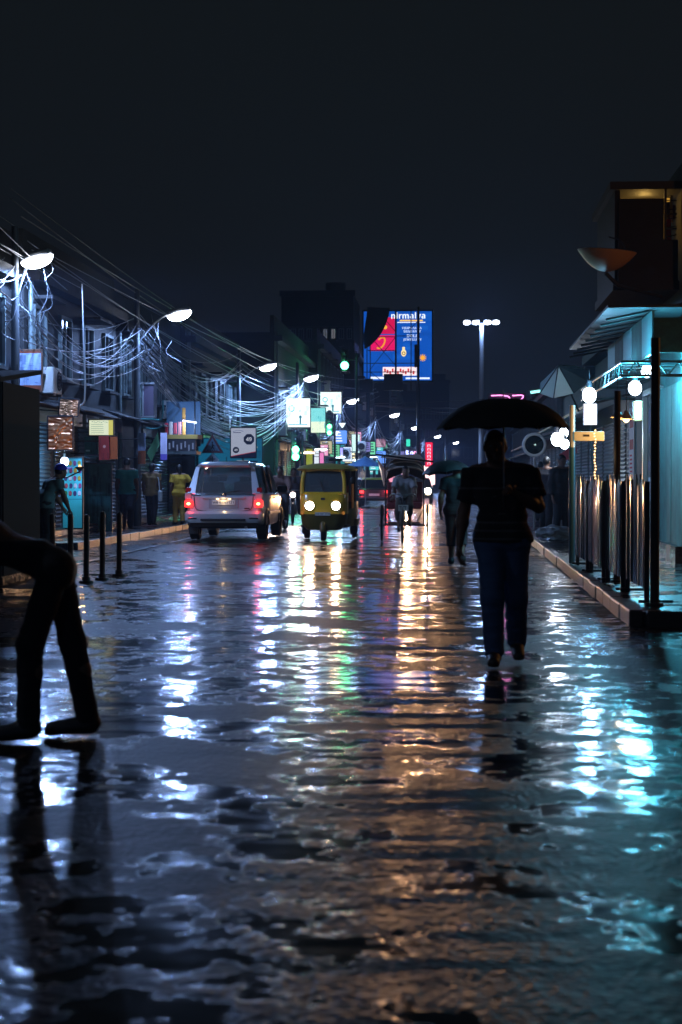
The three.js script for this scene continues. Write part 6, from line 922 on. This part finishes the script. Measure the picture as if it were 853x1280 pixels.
// rider of the cycle rickshaw
{ const s = at(506, 598, 38.6);
  person('cycle rickshaw rider in a pale shirt seated on the saddle', [s.x + 0.02, 0.10, -37.85], 0, { scale: 0.92, cell: 0.02, fine: 0.007, sleeve: 0.8, hem: 0.86, shirt: [0.30, 0.29, 0.30], pants: [0.06, 0.045, 0.03], legEnd: 0.5, joints: { hipL: [0.09, 0.94, 0], hipR: [-0.09, 0.94, 0], waist: [0, 1.10, 0.05], chest: [0, 1.28, 0.13], neck: [0.02, 1.43, 0.19], head: [0.03, 1.56, 0.24], shL: [0.18, 1.37, 0.15], shR: [-0.18, 1.37, 0.15], elL: [0.25, 1.12, 0.3], elR: [-0.25, 1.12, 0.3], wrL: [0.25, 0.95, 0.5], wrR: [-0.25, 0.95, 0.5], kneeL: [0.13, 0.74, 0.38], kneeR: [-0.14, 0.62, 0.32], ankL: [0.12, 0.36, 0.17], ankR: [-0.12, 0.24, 0.25], toeL: [0.13, 0.30, 0.34], toeR: [-0.13, 0.18, 0.42] }, hands: { L: { palm: [0, -1, 0.2], curl: 1.0, from: [0.25, 0.98, 0.2] }, R: { palm: [0, -1, 0.2], curl: 1.0, from: [-0.25, 0.98, 0.2] } } });
}
{ const s = at(404, 598, 38.6); // driver of the auto rickshaw
  person('driver in a khaki shirt behind the windscreen of the auto rickshaw', [s.x, -0.18, -39.75], 0, { cell: 0.026, fine: 0.012, shirt: [0.16, 0.12, 0.07], pants: [0.05, 0.045, 0.04], joints: { hipL: [0.1, 0.78, 0], hipR: [-0.1, 0.78, 0], waist: [0, 0.95, 0.02], chest: [0, 1.17, 0.04], neck: [0, 1.34, 0.05], head: [0, 1.49, 0.09], shL: [0.185, 1.28, 0.04], shR: [-0.185, 1.28, 0.04], elL: [0.25, 1.05, 0.2], elR: [-0.25, 1.05, 0.2], wrL: [0.2, 1.18, 0.42], wrR: [-0.2, 1.18, 0.42], kneeL: [0.14, 0.8, 0.38], kneeR: [-0.14, 0.8, 0.38], ankL: [0.12, 0.62, 0.45], ankR: [-0.12, 0.62, 0.45], toeL: [0.12, 0.56, 0.6], toeR: [-0.12, 0.56, 0.6] } });
}
for (const [px, d, tn, dx, l, c] of [[350, 47, -0.12, 0, 'rider in a rust-coloured jacket on the motorcycle beside the silver car', [0.12, 0.06, 0.045]], [366, 54, 0.1, 0, 'rider in a dark jacket on the motorcycle following behind', [0.05, 0.04, 0.045]]]) {
  const s = at(px, 598, d); person(l, [s.x, 0.0, -d - 0.35], tn, { cell: 0.026, fine: 0.012, sleeve: 1.8, shirt: c, pants: [0.03, 0.03, 0.035], joints: { hipL: [0.09, 0.92, 0], hipR: [-0.09, 0.92, 0], waist: [0, 1.08, 0.04], chest: [0, 1.28, 0.10], neck: [0, 1.44, 0.13], head: [0, 1.59, 0.17], shL: [0.19, 1.38, 0.1], shR: [-0.19, 1.38, 0.1], elL: [0.29, 1.16, 0.3], elR: [-0.29, 1.16, 0.3], wrL: [0.32, 1.06, 0.55], wrR: [-0.32, 1.06, 0.55], kneeL: [0.19, 0.70, 0.42], kneeR: [-0.19, 0.70, 0.42], ankL: [0.19, 0.33, 0.22], ankR: [-0.19, 0.33, 0.22], toeL: [0.2, 0.29, 0.4], toeR: [-0.2, 0.29, 0.4] }, hands: { L: { curl: 1, palm: [0, -1, 0] }, R: { curl: 1, palm: [0, -1, 0] } } });
}
// walkers on the left pavement
const walk = (s = 1) => ({ kneeL: [0.09, 0.5, 0.12 * s], ankL: [0.09, 0.09, 0.12 * s], toeL: [0.1, 0.03, 0.12 * s + 0.2], kneeR: [-0.09, 0.5, -0.04 * s], ankR: [-0.09, 0.12, -0.22 * s], toeR: [-0.1, 0.04, -0.22 * s + 0.18] });
person('man in a teal T-shirt walking away beside the second lamp post', [at(159, 598, 42.5).x, 0.13, -42.5], Math.PI + 0.1, { cell: 0.02, shirt: [0.04, 0.26, 0.27], pants: [0.02, 0.022, 0.03], sleeve: 0.6, hem: 0.86, joints: walk(0.5) });
{ const p = person('long-haired woman in an ochre top carrying a white bag on the pavement', [at(190, 598, 46).x, 0.13, -46], Math.PI - 0.15, { cell: 0.022, shirt: [0.22, 0.13, 0.05], pants: [0.025, 0.02, 0.022], longHair: true, hem: 0.82, sleeve: 0.6, scale: 0.95, joints: walk(0.6) });
  one('shoulder_bag', 'white cloth bag hanging beside the woman in the ochre top', 'bag', merge([rbox(0.09, 0.30, 0.26, 0.04, 0, 0, 0), tube([[0, 0.14, 0.1], [-0.04, 0.45, 0.04], [-0.08, 0.52, 0], [-0.05, 0.45, -0.05], [0, 0.14, -0.1]], 0.012, 16)]), std([0.55, 0.6, 0.62], 0.7), at(200.5, 620, 45.9)); }
person('person in a bright yellow top with hand on hip behind the silver car', [at(224, 598, 47).x, 0.13, -47], Math.PI + 0.4, { cell: 0.022, shirt: [0.5, 0.30, 0.02], pants: [0.3, 0.16, 0.02], longHair: true, hem: 0.8, sleeve: 0.7, scale: 0.93, joints: { elR: [-0.38, 1.18, -0.06], wrR: [-0.2, 1.0, 0.04], ...walk(0.4) } });
{ const q = person('person with a bright blue cap bending beside the kiosk', [at(56, 598, 30).x, 0, -30], 2.2, { cell: 0.022, shirt: [0.10, 0.20, 0.22], pants: [0.02, 0.02, 0.022], sleeve: 0.5, joints: { waist: [0, 1.06, 0.04], chest: [0, 1.24, 0.14], neck: [0, 1.38, 0.22], head: [0, 1.50, 0.3], shL: [0.185, 1.32, 0.18], shR: [-0.185, 1.32, 0.18], elL: [0.24, 1.08, 0.3], wrL: [0.2, 0.88, 0.42], elR: [-0.24, 1.06, 0.26], wrR: [-0.22, 0.84, 0.36] } });
  one('blue_cap', 'bright blue cap on the person beside the kiosk', 'cap', merge([new THREE.SphereGeometry(0.115, 18, 8, 0, 6.3, 0, 1.45), new THREE.CylinderGeometry(0.10, 0.10, 0.012, 16).scale(0.9, 1, 1.2).translate(0, 0.01, 0.10)]), std([0.03, 0.03, 0.6], 0.6), [q.position.x + 0.3 * Math.sin(2.2), 1.535, q.position.z + 0.3 * Math.cos(2.2)], [0.2, 2.2, 0]); }
// dim figures among the stalls
for (const [px, d, tn, l] of [[683, 40, 2.6, 'dark-dressed person standing among the stalls by the kerb'], [702, 37, 0.5, 'dark-dressed person beside the two-tone pole'], [676, 52, 3.0, 'dark-dressed person walking far off along the stalls']])
  person(l, [at(px, 598, d).x, 0.13, -d], tn, { cell: 0.026, fine: 0.012, shirt: [0.03, 0.03, 0.035], pants: [0.025, 0.025, 0.03], sleeve: 1.7, joints: walk(0.3) });
{ // dim figure close by at the road edge, bent low toward the kiosk
  const d = 9.2, x0 = at(70, 598, d).x;
  person('dark-dressed person close by, bent over at the waist with slim trousers', [x0, 0, -d], -1.42, { cell: 0.017, fine: 0.008, shirt: [0.008, 0.009, 0.010], pants: [0.006, 0.006, 0.007], sleeve: 1.8, hem: 0.78, waistY: 1.0, fat: 0.72, slim: 0.8, shoes: MT.black, joints: { hipL: [0.085, 0.90, 0], hipR: [-0.085, 0.90, 0], waist: [0, 0.98, 0.13], chest: [0, 1.04, 0.34], neck: [0, 1.07, 0.52], head: [0, 1.08, 0.68], shL: [0.17, 1.02, 0.44], shR: [-0.17, 1.02, 0.44], elL: [0.2, 0.78, 0.52], elR: [-0.2, 0.78, 0.52], wrL: [0.16, 0.60, 0.66], wrR: [-0.16, 0.60, 0.66], kneeL: [0.09, 0.50, 0.13], ankL: [0.09, 0.09, 0.14], toeL: [0.1, 0.03, 0.32], kneeR: [-0.09, 0.50, -0.08], ankR: [-0.09, 0.09, -0.16], toeR: [-0.1, 0.03, 0.03] } });
}
// small things on the wet road
{
  const LT = [[[0.4, 0.4, 0.38], 'pale scrap of wet paper lying on the road'], [[0.05, 0.035, 0.015], 'dead leaf lying on the wet road']];
  const spots = [[-5.2, -24.6, 1], [-4.3, -26.1, 1], [-3.6, -34.2, 0], [-4.9, -30.3, 0], [0.7, -22.5, 1], [1.1, -24.1, 1], [0.2, -16.8, 0], [-1.7, -28.0, 1], [1.3, -19.6, 0], [-3.9, -15.2, 1], [0.9, -12.2, 1], [-2.2, -11.0, 1], [-5.6, -27.7, 0], [1.2, -28.8, 1]];
  for (const [x, z, k] of spots) { const w = 0.06 + 0.09 * rnd(), g = new THREE.PlaneGeometry(w, w * (0.5 + 0.5 * rnd()), 3, 3).rotateX(-Math.PI / 2), q = g.attributes.position; for (let i = 0; i < q.count; i++) q.setY(i, 0.012 + 0.02 * rnd()); g.computeVertexNormals(); one(k ? 'leaf' : 'paper_scrap', LT[k][1], k ? 'leaf' : 'litter', g, std(LT[k][0], 0.4), [x, ridge(x, z), z], [0, rnd() * 6, 0], k ? 'dead leaves on the wet road' : 'paper scraps on the wet road'); }
}
renderer.render(scene, camera);
